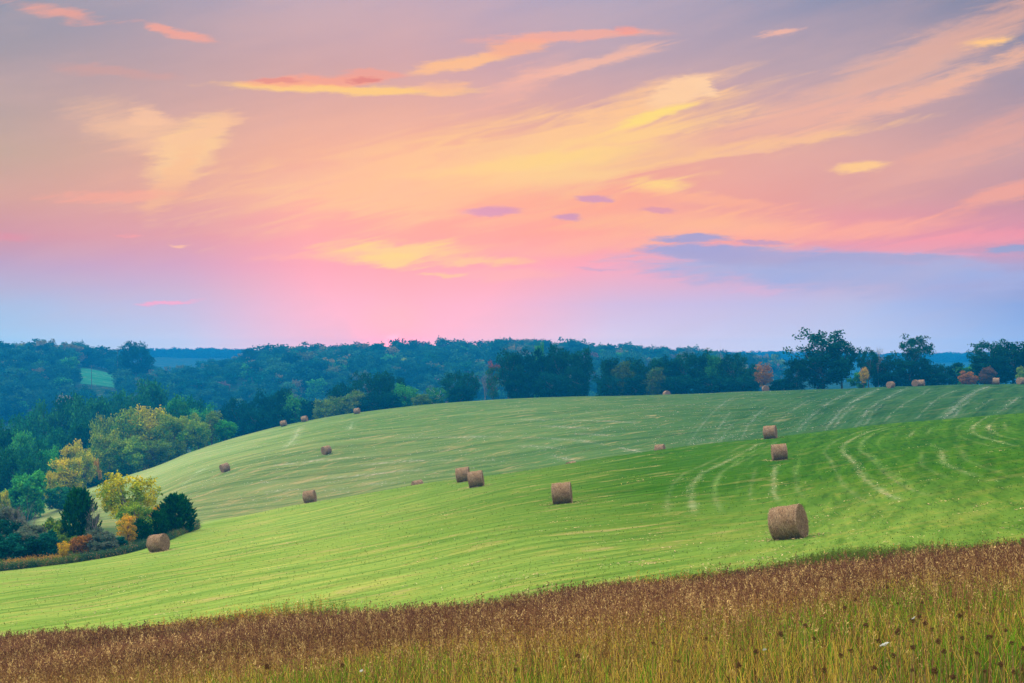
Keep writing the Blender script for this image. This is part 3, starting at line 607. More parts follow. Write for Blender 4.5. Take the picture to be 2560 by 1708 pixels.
# loose hay all over, in short smears
for (a0, a1, nn, c, el_, lo_, hi_) in ((210, 340, 650, FL, 3.0, 30, 1900), (50, 160, 190, (.30, .30, .12), .9, -50, 2400), (50, 120, 60, TAN, .7, -50, 2400)):
    yq = 1 / rng.uniform(1 / a1, 1 / a0, nn); uq = rng.uniform(lo_, hi_, nn)
    ok = (yq < smooth_u(yf, uq) - 4) & ((yq > 195) | (yq < smooth_u(yc, uq) - 2)) & (yq > smooth_u(ye, uq) + 1) & ~((yq > 195) & (uq < 320)); yq, uq = yq[ok], uq[ok]
    for y_, u_ in zip(yq, uq):
        k = rng.integers(5, 30); x_ = (u_ - U0) / F * y_; th = rng.normal(.25 if y_ > 190 else .5, .2)
        tt_ = rng.normal(0, el_, k); X = x_ + tt_ * math.cos(th) + rng.normal(0, .12, k); Y = y_ + tt_ * math.sin(th) + rng.normal(0, .2, k)
        straw_patch(np.stack([X, Y, np.full(k, 0.)], 1), c, .06 if y_ > 190 else .02)
allV = np.concatenate(VS); zero = allV[:, 2] * 0
V4 = allV.reshape(-1, 4, 3); lo = V4[:, :, 2].mean(1) > -1.0
cen = V4.mean(1); hz = height(cen[lo][:, 0], cen[lo][:, 1]) + .05; V4[lo, :, 2] += hz[:, None]
tag(link('loose_hay', mesh_np('loose_hay', V4.reshape(-1, 3), np.concatenate(FS), np.concatenate(CS)), None, [M['straw']]), 'pale loose hay left in rows and wheel tracks on both mown hills', 'hay', kind='stuff')

# ------------------------------------------------------------------ hay bales
def straw_mat(name, end):
    m, t = new_mat(name); oc = t('ShaderNodeTexCoord').outputs['Object']; oi = t('ShaderNodeObjectInfo').outputs['Random']
    s = t('ShaderNodeSeparateXYZ', {0: oc})
    if end:
        r = t.math('SQRT', t.math('ADD', t.math('MULTIPLY', s.outputs[1], s.outputs[1]), t.math('MULTIPLY', s.outputs[2], s.outputs[2])))
        a = t.math('ARCTAN2', s.outputs[1], s.outputs[2])
        fine = t.noise(t('ShaderNodeCombineXYZ', {0: t.math('MULTIPLY', t.math('ADD', r, t.math('MULTIPLY', a, .012)), 46.0), 1: t.math('MULTIPLY', a, 3.0), 2: 0.0}).outputs[0], 1, 5, .7).outputs[0]
    else:
        fine = t.noise(t.mapv(oc, (70, 7, 7)), 1, 5, .7).outputs[0]
    big = t.noise(oc, 3.2, 4, .6).outputs[0]; spk = t.noise(oc, 55, 3, .7).outputs[0]
    c = t.mix(t.mr(fine, .35, .68), (.065, .038, .020), (.46, .31, .165))
    c = t.mix(t.mr(big, .38, .66, 0, .6), c, t.mix(1.0, c, (.62, .48, .38), 'MULTIPLY'))
    c = t.mix(t.mr(spk, .55, .70, 0, .75), c, (.70, .56, .40)); c = t.mix(t.mr(spk, .45, .32, 0, .7), c, (.04, .025, .018))
    if end: c = t.mix(1.0, c, (.92, .92, .95), 'MULTIPLY')
    h = t.math('ADD', fine, t.math('MULTIPLY', spk, .6))
    bp = t('ShaderNodeBump', {'Height': h, 'Strength': 1.0, 'Distance': .03})
    b = t('ShaderNodeBsdfDiffuse', {0: c, 'Normal': bp.outputs[0]}); t.l.new(b.outputs[0], t('ShaderNodeOutputMaterial').inputs[0]); return m
M['roll'] = straw_mat('rolled_hay', False); M['end'] = straw_mat('rolled_hay_end', True)
BR, BL = .74, .62
def bale_meshes():
    r = np.random.default_rng(11); S, K = 72, 16; V = []
    prof = 1 - .035 * np.abs(np.linspace(-1, 1, K)) ** 6
    for i in range(K):
        xx = -BL + 2 * BL * i / (K - 1)
        for k in range(S):
            th = 2 * math.pi * k / S; rr = BR * prof[i] * (1 + .02 * math.sin(3 * th + i * .5) + .008 * math.sin(7 * th - i)) + r.normal(0, .011)
            z = math.cos(th) * rr; yb = math.sin(th) * rr * 1.015
            z = max(z, -BR * .955); V.append((xx + r.normal(0, .004), yb, z))
    Fr = [(i * S + k, i * S + (k + 1) % S, (i + 1) * S + (k + 1) % S, (i + 1) * S + k) for i in range(K - 1) for k in range(S)]
    roll = mesh_np('roll', np.array(V), np.array(Fr), smooth=True); roll.materials.append(M['roll'])
    ends = []
    for sgn in (-1, 1):
        E = []; Rg = 10; src = V[:S] if sgn < 0 else V[-S:]
        for j in range(Rg + 1):
            f = 1 - j / Rg
            for k in range(S):
                p = src[k]; E.append((p[0] + sgn * (.035 * math.sqrt(1 - f * f) + (.014 * math.sin(j * 2.4 + 2 * math.pi * k / S) if 0 < j < Rg else 0) - .02 * (1 if j == Rg else 0)) + (r.normal(0, .004) if 0 < j < Rg else 0), p[1] * f * 1.0, p[2] * f))
        Fe = [(j * S + k, j * S + (k + 1) % S, (j + 1) * S + (k + 1) % S, (j + 1) * S + k) for j in range(Rg) for k in range(S)]
        me = mesh_np('end_face', np.array(E), np.array(Fe), smooth=True); me.materials.append(M['end']); ends.append(me)
    N = 2600; th = r.uniform(0, 2 * np.pi, N); xs = r.uniform(-BL * 1.02, BL * 1.02, N)
    xs[:900] = np.sign(r.normal(0, 1, 900)) * BL * r.uniform(.93, 1.03, 900)
    nrm = np.stack([0 * th, np.sin(th), np.cos(th)], 1); tan = np.stack([0 * th, np.cos(th), -np.sin(th)], 1)
    ctr = nrm * (BR + .008) + np.stack([xs, 0 * xs, 0 * xs], 1); k = ctr[:, 2] > -BR * .95
    d = unit(tan * r.uniform(.3, 1, (N, 1)) + nrm * r.normal(0, .28, (N, 1)) + np.stack([r.normal(0, .6, N), 0 * xs, 0 * xs], 1))
    Ln = r.uniform(.03, .09, N)[:, None]; sd_ = unit(np.cross(d, nrm)) * .0035
    v, f = diamonds(ctr[k], (d * Ln)[k], sd_[k])
    cc = np.repeat(np.where(r.random(k.sum())[:, None] < .6, (.42, .31, .20), (.24, .15, .09)), 4, 0)
    fz = mesh_np('loose_straw', v, f, cc); fz.materials.append(M['straw'])
    return roll, ends, fz
BM = bale_meshes()
bales = [ # u, v of the middle, depth, turn (right end towards us +), label
 (1816,1203,63,30,'largest hay bale, brown round bale nearest the brown meadow on the right'),
 (1790,1036,122,4,'grey brown bale standing square to the viewer between the nearest bale and the ridge'),
 (1769,991,159,22,'bale on the near ridge line just above the square standing one'),
 (1516,1029,186,20,'bale half hidden behind the near ridge right of centre'),
 (1292,1131,95,7,'bale alone on the near slope right of the close pair'),
 (1095,1104,128,5,'right and nearer bale of the close pair on the near slope'),
 (1065,1098,142,5,'left and farther bale of the close pair, partly covered by the other'),
 (960,1110,196,-30,'bale with only its top showing over the near ridge left of the pair'),
 (713,1142,159,6,'bale on the near ridge line at the left, alone above the valley'),
 (366,1243,111,20,'bale at the field edge beside the small cedars and the yellow tree'),
 (518,1066,245,-40,'lowest bale on the far slope at the left, its round end turned to the left'),
 (750,1012,245,-44,'bale in the middle of the far slope with its round end turned to the left'),
 (652,976,345,6,'leftmost bale on the far ridge against dark trees'),
 (700,966,344,16,'middle bale of the three on the left of the far ridge'),
 (820,946,338,14,'right and highest bale of the three on the left of the far ridge'),
 (1757,893,330,88,'bale end on below the orange tree, half sunk behind the far ridge'),
 (2044,880,309,-38,'bale on the far ridge in front of the dark trees, left of the overlapping two'),
 (2101,879,312,-62,'left bale of the overlapping two on the far ridge'),
 (2115,876,315,28,'right bale of the overlapping two on the far ridge'),
 (2286,875,307,22,'bale on the far ridge beside the russet bush at the right'),
 (2343,873,306,-30,'bale cut by the right edge of the picture on the far ridge'),
 (1312,1064,205,-50,'bale almost hidden behind the near ridge left of centre hill, top only'),
 (1530,908,332,70,'tiny pale bale top sunk behind the far ridge before the tree row'),
]
proto = []
tops = {3: (1019, 172, 206), 7: (1101, 172, 206), 21: (1058, 172, 206), 15: (885, 322, 350), 22: (904, 326, 352)}
for i, (u_, v_, y_, tn, lab) in enumerate(bales):
    if i in tops:
        vt_, ya_, yb_ = tops[i]; ys = np.arange(ya_, yb_, .5); pv = HV - (height((u_ - U0) / F * ys, ys) + 1.45) / ys * F; y_ = float(ys[np.argmin(np.abs(pv - vt_))])
    x_ = (u_ - U0) / F * y_; az_ = math.atan2(x_, y_); rz = -R(tn) - az_ * 0
    gz = float(height([x_], [y_])[0]); dx, dy = math.cos(rz), math.sin(rz)
    s = (height([x_ + .5 * dx, x_ - .5 * dx], [y_ + .5 * dy, y_ - .5 * dy])); slope = math.atan2(s[0] - s[1], 1.0)
    root = empty('hay_bale', (x_, y_, gz - .05)); root.rotation_euler = (0, -slope * 1.0 - (R(3.5) if i == 0 else 0), rz); root.rotation_mode = 'XYZ'
    rr = random.Random(i); q = {0: 1.04, 9: .95}.get(i, rr.uniform(.96, 1.04)); root.scale = (q, q, q)
    z0 = BR * .95
    if not proto:
        proto = [link('roll', BM[0], root), link('end_face', BM[1][0], root), link('end_face', BM[1][1], root), link('loose_straw', BM[2], root)]
        for p in proto: p.location = (0, 0, z0)
        proto[3]['kind'] = 'stuff'
    else:
        for p in proto: c_ = p.copy(); C.objects.link(c_); c_.parent = root
    tag(root, lab, 'hay bale', 'round hay bales on the two mown hills')

# ------------------------------------------------------------------ trees
def crown_points(kind, r, n_clump, fat=1.0):
    c = []; ph = r.uniform(0, 6.28, 6)
    while len(c) < n_clump:
        d = r.normal(0, 1, 3); d /= np.linalg.norm(d); th = math.atan2(d[1], d[0])
        lump = 1 + .16 * math.sin(2 * th + ph[0]) + .12 * math.sin(3 * th + ph[1] + 2 * d[2]) + .10 * math.sin(4 * d[2] + ph[2])
        q = r.uniform(.35, 1) ** .5 * lump
        if kind == 'round': p = (d[0] * .30 * q, d[1] * .30 * q, .60 + d[2] * .33 * q); rad = r.uniform(.07, .115)
        elif kind == 'tall': p = (d[0] * .19 * q, d[1] * .19 * q, .56 + d[2] * .38 * q); rad = r.uniform(.055, .09)
        elif kind == 'open': p = (d[0] * .38 * q, d[1] * .38 * q, .60 + d[2] * .35 * q); rad = r.uniform(.045, .085)
        elif kind == 'full': p = (d[0] * .30 * q, d[1] * .30 * q, .48 + d[2] * .44 * q); rad = r.uniform(.07, .11)
        elif kind == 'bush': p = (d[0] * .42 * q, d[1] * .42 * q, .40 + d[2] * .50 * q); rad = r.uniform(.09, .15)
        else: raise ValueError
        if p[2] < .05: continue
        c.append((np.array(p) * (1, 1, 1) if fat == 1.0 else np.array((p[0] * .9, p[1] * .9, .48 + (p[2] - .48) * .82)), rad * fat if fat > 1 else min(rad, 1.0 - p[2] + .03)))
    return c
def make_crown(kind, seed, n_clump=60, per=85, leaf=.014, fat=1.0):
    r = np.random.default_rng(seed)
    if kind == 'cedar':
        ns = 560; m_ = 34; z0 = r.random(ns) * .90 + .03; th = r.uniform(0, 2 * np.pi, ns)
        prof = .33 * np.clip(np.sin(np.pi * (z0 * .74 + .19)), 0, 1) ** .7 * np.where(z0 > .7, np.clip((1.06 - z0) / .36, 0, 1) ** .8, 1) * (1 + .16 * np.sin(3 * th + 5 * z0) + .12 * np.sin(7 * th - 14 * z0))
        q = r.uniform(.15, .95, ns) ** .7; B0 = np.stack([np.cos(th) * prof * q, np.sin(th) * prof * q, z0 - .03], 1)
        D = unit(np.stack([np.cos(th) * .8, np.sin(th) * .8, r.uniform(.7, 1.7, ns)], 1)); L = r.uniform(.06, .15, ns)
        tt = r.random((ns, m_)); Pc = B0[:, None] + D[:, None] * (tt * L[:, None])[..., None] + r.normal(0, .014, (ns, m_, 3)) * (1.2 - tt)[..., None]
        Pc = Pc.reshape(-1, 3); Pc[:, 2] = np.where(Pc[:, 2] > 1, 1 - (Pc[:, 2] - 1) * .5, Pc[:, 2]); Pc = Pc[Pc[:, 2] > .01]; N = len(Pc)
        A = unit(np.stack([Pc[:, 0] * 2, Pc[:, 1] * 2, np.full(N, .8)], 1) + r.normal(0, .35, (N, 3))) * (leaf * 1.9 * r.uniform(.6, 1.5, N))[:, None]
        B = unit(r.normal(0, 1, (N, 3))) * leaf * .7
        v, f = diamonds(Pc, A, B); return [], v, f
    cl = crown_points(kind, r, n_clump, fat); Ps = []
    for c, rad in cl:
        m_ = max(6, int(per * (rad / .085) ** 2)); d = unit(r.normal(0, 1, (m_, 3))); q = r.uniform(.25, 1, (m_, 1)) ** .5 * (1 + .25 * r.normal(0, 1, (m_, 1)))
        Ps.append(c + d * q * rad * (1.1, 1.1, .8))
    Pc = np.concatenate(Ps); N = len(Pc)
    A = unit(r.normal(0, 1, (N, 3))); B = unit(np.cross(A, r.normal(0, 1, (N, 3)))); s = (leaf * r.uniform(.55, 1.5, N))[:, None]
    v, f = diamonds(Pc, A * s * 1.25, B * s * .8); return cl, v, f
def make_trunk(kind, seed, cl):
    r = np.random.default_rng(seed + 99); parts = []; top = {'round': .62, 'tall': .8, 'open': .6, 'full': .6, 'bush': .35, 'cedar': .85}.get(kind, .6)
    tr = {'bush': .010, 'cedar': .014}.get(kind, .019)
    bend = r.normal(0, .012, (6, 2)); pts = [(0, 0, -.05)] + [(bend[k][0] * k, bend[k][1] * k, top * (k + 1) / 6) for k in range(6)]
    parts.append(tube(pts, [tr * 1.25] + [tr * (1 - .13 * k) for k in range(6)], 7))
    if cl:
        idx = r.choice(len(cl), min(len(cl), 18), replace=False)
        for i in idx:
            c, rad = cl[i]; z0 = min(c[2] * .62, top * .9) if kind != 'bush' else .02
            b0 = np.array((0, 0, z0)) + np.array([*bend[min(5, int(z0 / top * 6))], 0]) * (z0 / top * 5); mid = (b0 + c) / 2 + np.array((0, 0, -.02)) + r.normal(0, .01, 3)
            parts.append(tube([b0, mid, c], [tr * .42, tr * .28, tr * .1], 4))
    return join(parts)
def bare_mesh(seed, spread=.3, n0=7, trunk=.012, multi=False):
    r = np.random.default_rng(seed); parts = []
    def grow(p, d, L, rad, lev):
        q = p + d * L * .5 + r.normal(0, .02 * L, 3); e = p + d * L + r.normal(0, .05 * L, 3)
        parts.append(tube([p, q, e], [rad, rad * .8, rad * .55], 4 if lev else 5))
        if lev >= 4: return
        for k in range(3 if lev else n0):
            nd = unit(d + r.normal(0, .42 if lev else .36, 3) + np.array((0, 0, .12)))
            grow(p + (e - p) * r.uniform(.45, 1), nd, L * r.uniform(.5, .75), rad * .55, lev + 1)
    if multi:
        for k in range(6): grow(np.array((r.normal(0, .06), r.normal(0, .06), 0)), unit(np.array((r.normal(0, spread), r.normal(0, spread), 1.))), .4, trunk * .6, 1)
    else: grow(np.array((0, 0, -.03)), np.array((0, 0, 1.)), .45, trunk, 0)
    v, f = join(parts); v[:, 2] /= max(v[:, 2].max(), .1); return v, f
LIB = {}
def lib(kind, seed, **kw):
    key = (kind, seed)
    if key not in LIB:
        if kind == 'bare' or kind == 'twiggy':
            me = mesh_np('branches', *bare_mesh(seed, multi=kind == 'twiggy', spread=.45)); me.materials.append(M['twig']); LIB[key] = (me, None, .5 if kind == 'bare' else .8)
        else:
            cl, v, f = make_crown(kind, seed, **kw); cm = mesh_np('crown', v, f); cm.materials.append(M['green'])
            tm = mesh_np('trunk', *make_trunk(kind, seed, cl), smooth=True); tm.materials.append(M['bark'])
            wid = np.percentile(v[:, 0], 98.5) - np.percentile(v[:, 0], 1.5); LIB[key] = (cm, tm, wid)
    return LIB[key]
PAR = {'round': dict(n_clump=62, per=95, leaf=.0135), 'tall': dict(n_clump=60, per=70, leaf=.012), 'open': dict(n_clump=105, per=75, leaf=.0125),
       'full': dict(n_clump=72, per=95, leaf=.0135), 'bush': dict(n_clump=36, per=110, leaf=.022), 'cedar': dict(n_clump=100, per=100, leaf=.016)}
tn_ = [0]
def tree(name, u_, vt_, w_, y_, kind, mat, label, group, cat='tree', color=(1, 1, 1), seed=None, base=None, barkm='bark', dz=0.0):
    """u, top row, crown width in photo pixels, distance"""
    if kind in ('full', 'round'): vt_ -= 4
    tn_[0] += 1; r_ = random.Random(tn_[0]); sd_ = seed if seed is not None else r_.randrange(4 if kind in ('round', 'full', 'tall') else 3)
    cm, tm, wid = lib(kind, sd_, **PAR.get(kind, {}))
    gp = at(u_, y_); gp.z += dz; ztop = -(vt_ - HV) / F * y_; h_ = max(ztop - gp.z, .8); wx = (w_ / F * y_) / wid
    root = empty(name, gp, r_.uniform(0, 6.28), (wx, wx, h_))
    if tm is None:
        o = bpy.data.objects.new('branches', cm); C.objects.link(o); o.parent = root
    else:
        t_ = bpy.data.objects.new('trunk', tm); C.objects.link(t_); t_.parent = root
        if barkm != 'bark': t_.material_slots[0].link = 'OBJECT'; t_.material_slots[0].material = M[barkm]
        o = bpy.data.objects.new('crown', cm); C.objects.link(o); o.parent = root
        o.material_slots[0].link = 'OBJECT'; o.material_slots[0].material = M[mat]
        k = r_.uniform(.72, 1.35) if mat in ('dark', 'teal', 'green', 'wood', 'woodlit') else r_.uniform(.95, 1.15); o.color = (color[0] * k * r_.uniform(.92, 1.08), color[1] * k, color[2] * k * r_.uniform(.92, 1.08), 1)
    tag(root, label, cat, group); return root
BT = 'broadleaf_tree'
GL = 'trees of the valley wood at the left'; GM = 'trees behind the middle of the far ridge'; GR = 'trees along the right of the far ridge'; GB = 'shrubs and small trees at the near field edge'
trees = [
 # left wood, back to front
 (BT,45,925,85,410,'full','teal','dark teal tree at the left edge in the back row of the valley wood',GL),
 (BT,98,903,85,420,'full','dark','broad dark green tree in the back row, second from the left edge',GL),
 (BT,150,890,88,425,'round','teal','tall rounded dark tree in the back row above the yellow green clump',GL),
 (BT,192,884,80,420,'full','dark','highest dark tree of the left back row, left of the flat topped pair',GL),
 (BT,232,905,70,415,'round','teal','dark tree sloping down between the highest back tree and the yellow green clump',GL),
 (BT,290,884,86,455,'round','dark','left tree of the flat topped dark pair behind the yellow green clump',GL),
 (BT,352,864,82,460,'round','dark','right and taller tree of the flat topped dark pair, a little brown at its edge',GL),
 (BT,330,890,70,450,'full','teal','dark tree filling the gap beneath the flat topped pair',GL),
 (BT,405,905,70,385,'round','green','mid green tree right behind the yellow green clump',GL),
 (BT,450,900,62,440,'round','teal','round dark tree standing alone above the right end of the wood',GL),
 (BT,470,925,70,400,'full','green','green tree behind the small pointed yellowing one',GL),
 (BT,12,955,70,335,'full','teal','blue green tree at the left edge below the back row',GL),
 (BT,48,980,62,330,'full','green','green tree in the second row near the left edge',GL),
 (BT,82,998,70,325,'full','teal','shaded blue green tree in the second row before the tall dark trunks',GL),
 (BT,130,960,80,370,'full','teal','very dark tree filling the middle of the left wood',GL),
 (BT,180,955,80,372,'full','teal','very dark tree left of the yellow green clump',GL),
 (BT,118,1020,55,300,'full','green','pale green tree touching the yellow topped ones',GL),
 (BT,20,1010,60,290,'full','teal','shaded tree above the round green bush at the left edge',GL),
 (BT,70,1030,60,285,'full','teal','shadowy tree between the round green bush and the yellow topped ones',GL),
 (BT,240,935,60,338,'full','turn','green tree with a darker pointed top forming the left shoulder of the clump',GL),
 (BT,296,920,86,334,'full','turn','tall yellow green tree, left peak of the big clump',GL),
 (BT,345,917,92,336,'full','yellow','tallest and most yellow tree of the big clump',GL),
 (BT,392,948,70,330,'full','turn','yellow green tree on the right slope of the big clump',GL),
 (BT,250,985,72,318,'full','turn','grey green tree at the foot of the big clump on the left',GL),
 (BT,300,1000,70,318,'full','turn','tree with an orange tinted patch at the foot of the big clump',GL),
 (BT,350,1005,72,322,'full','olive','olive tree at the foot of the big clump near the field',GL),
 (BT,392,1010,55,328,'full','olive','small olive tree where the big clump meets the field',GL),
 (BT,428,942,54,345,'full','turn','tree with a yellow right side right of the big clump',GL),
 (BT,455,960,50,342,'full','turn','lower dull green tree between the two pointed ones',GL),
 (BT,486,938,44,350,'tall','olive','small pointed tree with orange tinted top',GL),
 (BT,518,962,50,350,'full','green','last bright green tree at the right end of the wood, on the field edge',GL),
 (BT,165,1002,50,300,'full','yellow','upright yellow topped tree, left of the two tall yellow ones',GL),
 (BT,191,1022,44,296,'full','yellow','upright golden edged tree, right of the two tall yellow ones',GL),
 (BT,150,1048,74,275,'full','yellow','broad yellow green tree in front of the upright yellow ones',GL),
 (BT,113,1075,26,268,'tall','yellow','slim yellow tree beside the round green bush',GL),
 ('bush',222,1044,20,300,'bush','gold','small golden brown shrub in the shade right of the yellow trees',GL),
 ('bush',55,1073,96,255,'bush','green','round bright green bush low at the left edge of the wood',GL),
 ('bush',2,1118,40,240,'bush','yellow','yellow leaved bush cut by the left edge',GL),
 ('bush',210,1090,60,300,'bush','teal','dark bush at the foot of the wood above the pale field tip',GL),
 ('bush',265,1075,60,315,'bush','teal','dark shaded bush below the big clump at the field tip',GL),
 ('bush',140,1110,70,262,'bush','teal','dark bush under the broad yellow green tree',GL),
 # behind the middle of the far ridge
 (BT,520,915,60,430,'full','teal','first dark tree of the row right of the wood',GM),(BT,556,903,60,425,'full','teal','second dark tree of the row right of the wood, with a flat crown',GM),
 (BT,600,893,62,430,'full','teal','dark tree in the row above the leftmost ridge bale',GM),(BT,642,886,60,425,'full','dark','dark tree with a mid green top above the leftmost ridge bale',GM),
 (BT,678,893,60,425,'full','green','green topped tree above the middle ridge bale',GM),(BT,712,915,44,410,'full','teal','lower dark tree closing the row on the right',GM),
 (BT,742,915,44,400,'full','olive','small olive tree in the gap left of the tall group',GM),(BT,590,930,60,400,'full','teal','shaded tree low behind the leftmost ridge bale',GM),(BT,650,935,60,395,'full','teal','shaded tree low behind the middle ridge bale',GM),
 (BT,782,870,54,405,'full','dark','left tree of the tall group above the highest ridge bale',GM),(BT,838,842,66,410,'open','dark','tallest open crowned tree of the tall group',GM),
 (BT,872,842,64,412,'full','dark','dense tree at the centre of the tall group',GM),(BT,905,848,54,410,'open','dark','right open crowned tree of the tall group',GM),
 (BT,812,893,58,390,'full','olive','brownish olive tree at the foot of the tall group',GM),(BT,855,900,60,388,'full','teal','shaded tree at the foot of the tall group',GM),(BT,932,876,54,395,'full','green','pale green tree right of the tall group',GM),
 (BT,770,905,50,390,'full','olive','small brownish tree left at the foot of the tall group',GM),(BT,895,895,50,388,'full','teal','dark rounded tree right at the foot of the tall group',GM),
 (BT,968,905,44,385,'full','olive','low reddish olive tree in the gap of the ridge row',GM),(BT,1002,884,50,388,'open','green','pale thin tree with a whitish trunk',GM),
 (BT,1045,850,64,395,'open','dark','wide dark tree left of the slim red topped one',GM),(BT,1075,846,50,395,'open','dark','greyish see through tree beside the wide dark one',GM),
 (BT,1060,880,60,388,'full','teal','dark lower tree under the wide one',GM),
 (BT,1131,824,32,380,'tall','red','slim upright tree with a red top',GM),(BT,980,905,40,392,'bush','teal','dark low tree beside the whitish trunk',GM),
 # right of the far ridge
 (BT,1168,788,52,388,'tall','dark','leftmost slim tree of the tall dark block',GR),(BT,1200,797,56,392,'full','teal','second tree of the tall dark block, with a faint red patch',GR),
 (BT,1245,792,66,395,'full','teal','broad tree in the middle of the tall dark block',GR),(BT,1290,780,62,392,'full','dark','highest tree of the tall dark block',GR),(BT,1236,777,24,430,'full','green','pale far treetop peeping over the tall dark block',GR),(BT,1328,788,54,388,'full','dark','right end tree of the tall dark block',GR),
 (BT,1185,850,50,380,'full','teal','shaded lower tree at the left foot of the tall dark block',GR),(BT,1270,850,70,380,'full','teal','shaded lower tree at the middle foot of the tall dark block',GR),(BT,1325,845,50,378,'full','teal','shaded lower tree at the right foot of the tall dark block',GR),
 (BT,1395,818,50,380,'full','dark','first tree of the long dark row right of the gap',GR),(BT,1428,826,50,378,'full','olive','olive tinted tree near the start of the long dark row',GR),(BT,1458,812,54,384,'full','dark','rounded tree rising behind the olive tinted one',GR),
 (BT,1505,814,60,380,'full','dark','wide even topped tree in the long dark row',GR),(BT,1502,842,42,368,'full','olive','small olive tree standing in front of the long dark row',GR),(BT,1535,815,44,380,'full','teal','narrow tree in the middle of the long dark row',GR),
 (BT,1568,799,54,384,'full','dark','tall tree breaking the skyline of the long dark row',GR),(BT,1612,800,62,382,'full','dark','second tall rounded tree of the long dark row',GR),(BT,1645,812,44,378,'full','green','greener tree before the bare one',GR),
 (BT,1682,800,60,376,'full','dark','dense dark tree right of the bare one',GR),(BT,1722,832,48,372,'full','dark','low dark tree left of the orange one',GR),(BT,1400,860,50,370,'full','teal','low shaded tree at the left foot of the long row',GR),(BT,1460,862,60,370,'full','teal','low shaded tree below the rounded tree of the long row',GR),
 (BT,1550,858,70,368,'full','teal','low shaded tree at the middle foot of the long row',GR),(BT,1630,858,70,366,'full','teal','low shaded tree below the second tall rounded tree',GR),(BT,1700,862,60,364,'full','teal','low shaded tree below the dense dark tree',GR),
 ('bare_tree',1652,788,26,395,'bare','','bare grey tree rising behind the long dark row',GR),('bare_tree',1113,842,26,392,'bare','','bare thin tree left of the slim red topped one',GM),
 (BT,1753,824,36,345,'tall','orange','orange red pointed tree on the far ridge',GR),
 (BT,1878,752,120,338,'open','dark','largest tree on the ridge, tall dark open crown against the sky',GR),(BT,1932,772,76,340,'open','dark','right half crown tree joined to the largest ridge tree',GR),
 (BT,1890,800,110,336,'full','teal','dense dark tree under the crowns of the largest ridge tree',GR),(BT,1828,822,52,334,'full','dark','brownish low tree on the left side of the largest ridge tree',GR),
 ('bush',1790,866,60,350,'bush','teal','dark low bush between the orange tree and the largest ridge tree',GR),
 (BT,1993,790,44,335,'open','dark','small open tree with bare twigs beside it on the ridge',GR),('bare_tree',2016,792,24,336,'bare','','bare twigs above the dark ridge block',GR),
 (BT,2028,810,74,338,'full','dark','dense block shaped dark tree right of the small open tree',GR),(BT,1972,848,40,330,'bush','green','green bush at the left foot of the dark ridge block',GR),(BT,1982,838,20,328,'tall','gold','thin yellow leaved tree in front of the dark ridge block',GR),
 (BT,2096,766,84,336,'open','dark','second tall open tree against the sky, right of centre ridge',GR),(BT,2090,822,84,334,'full','teal','dense dark tree below the second tall open tree',GR),(BT,2142,832,44,336,'full','dark','small dark tree right of the second tall open tree',GR),
 (BT,2165,830,26,340,'tall','teal','small spire shaped dark tree on the ridge',GR),(BT,2195,832,40,338,'full','dark','low dark tree behind the orange bush',GR),(BT,2222,838,56,336,'full','green','low green tree between the spire and the big right group',GR),
 (BT,2050,852,60,332,'full','teal','low shaded tree behind the first ridge bale',GR),(BT,2150,858,70,332,'full','teal','low shaded tree behind the overlapping bales',GR),
 (BT,2272,770,84,332,'open','dark','left tree of the big right group',GR),(BT,2325,776,90,330,'full','dark','dense tall tree of the big right group near the edge',GR),(BT,2370,786,70,330,'full','dark','tree of the big right group cut by the picture edge',GR),
 (BT,2275,815,90,328,'full','teal','dense shaded tree below the big right group',GR),
 ('bush',2222,848,36,322,'bush','orange','bright orange bush on the ridge',GR),('bush',2266,838,38,322,'bush','russet','russet brown bush right of the orange one',GR),('bush',2348,836,26,318,'bush','turn','yellow green bush at the right picture edge',GR),
 # near field edge
 ('bush',20,1150,90,131,'bush','brush','large grey green brushy shrub at the left edge',GB),('twiggy_bush',48,1132,70,130,'twiggy','','leafless grey twiggy shrub in front of the brush',GB),
 ('bush',80,1195,80,126,'bush','brush','dull green bush left of the tall cedar',GB),('bush',20,1215,80,117,'bush','teal','dark bush low at the left edge',GB),('bush',80,1222,80,118,'bush','teal','dark bush left of the orange sapling',GB),('bush',128,1190,50,130,'bush','turn','pale yellow green bush before the field tip',GB),
 ('cedar',182,1117,72,131,'cedar','cedar','tall dark cedar left of the yellow tree',GB),('twiggy_bush',214,1128,46,128,'twiggy','','brown leafless shrub leaning on the tall cedar',GB),
 (BT,296,1070,128,130,'open','yellow','yellow green airy tree rising above the field edge',GB),(BT,312,1150,84,126,'open','turn','fuller lower green tree inside the airy one',GB),
 ('bush',360,1150,46,136,'bush','gold','golden bush between the airy tree and the right cedar',GB),
 ('cedar',405,1132,76,133,'cedar','cedar','rounded dark cedar at the right end of the shrubs',GB),('cedar',325,1190,44,125,'cedar','cedar','low cedar left of the bale',GB),('cedar',362,1170,44,127,'cedar','cedar','low cedar just above the bale',GB),
 (BT,293,1175,40,122,'tall','gold','golden sapling in front of the airy tree',GB),('bush',272,1228,40,120,'bush','teal','blue green bush at the foot of the golden sapling',GB),
 ('bush',186,1222,56,118,'bush','orange','orange bush below the tall cedar',GB),('bush',156,1224,46,122,'bush','olive','olive bush left of the orange one',GB),(BT,145,1236,30,113,'tall','gold','small orange yellow sapling at the field edge',GB),
 ('bush',235,1215,60,118,'bush','brush','grey green bush between the orange bush and the golden sapling',GB),
 ('bush',8,1185,80,122,'bush','teal','deep green bush cut by the left edge above the weeds',GB),('bush',52,1205,76,119,'bush','brush','dull grey green bush at the left, level with the twiggy shrub',GB),('bush',104,1214,64,120,'bush','teal','dark bush just left of the orange yellow sapling',GB),
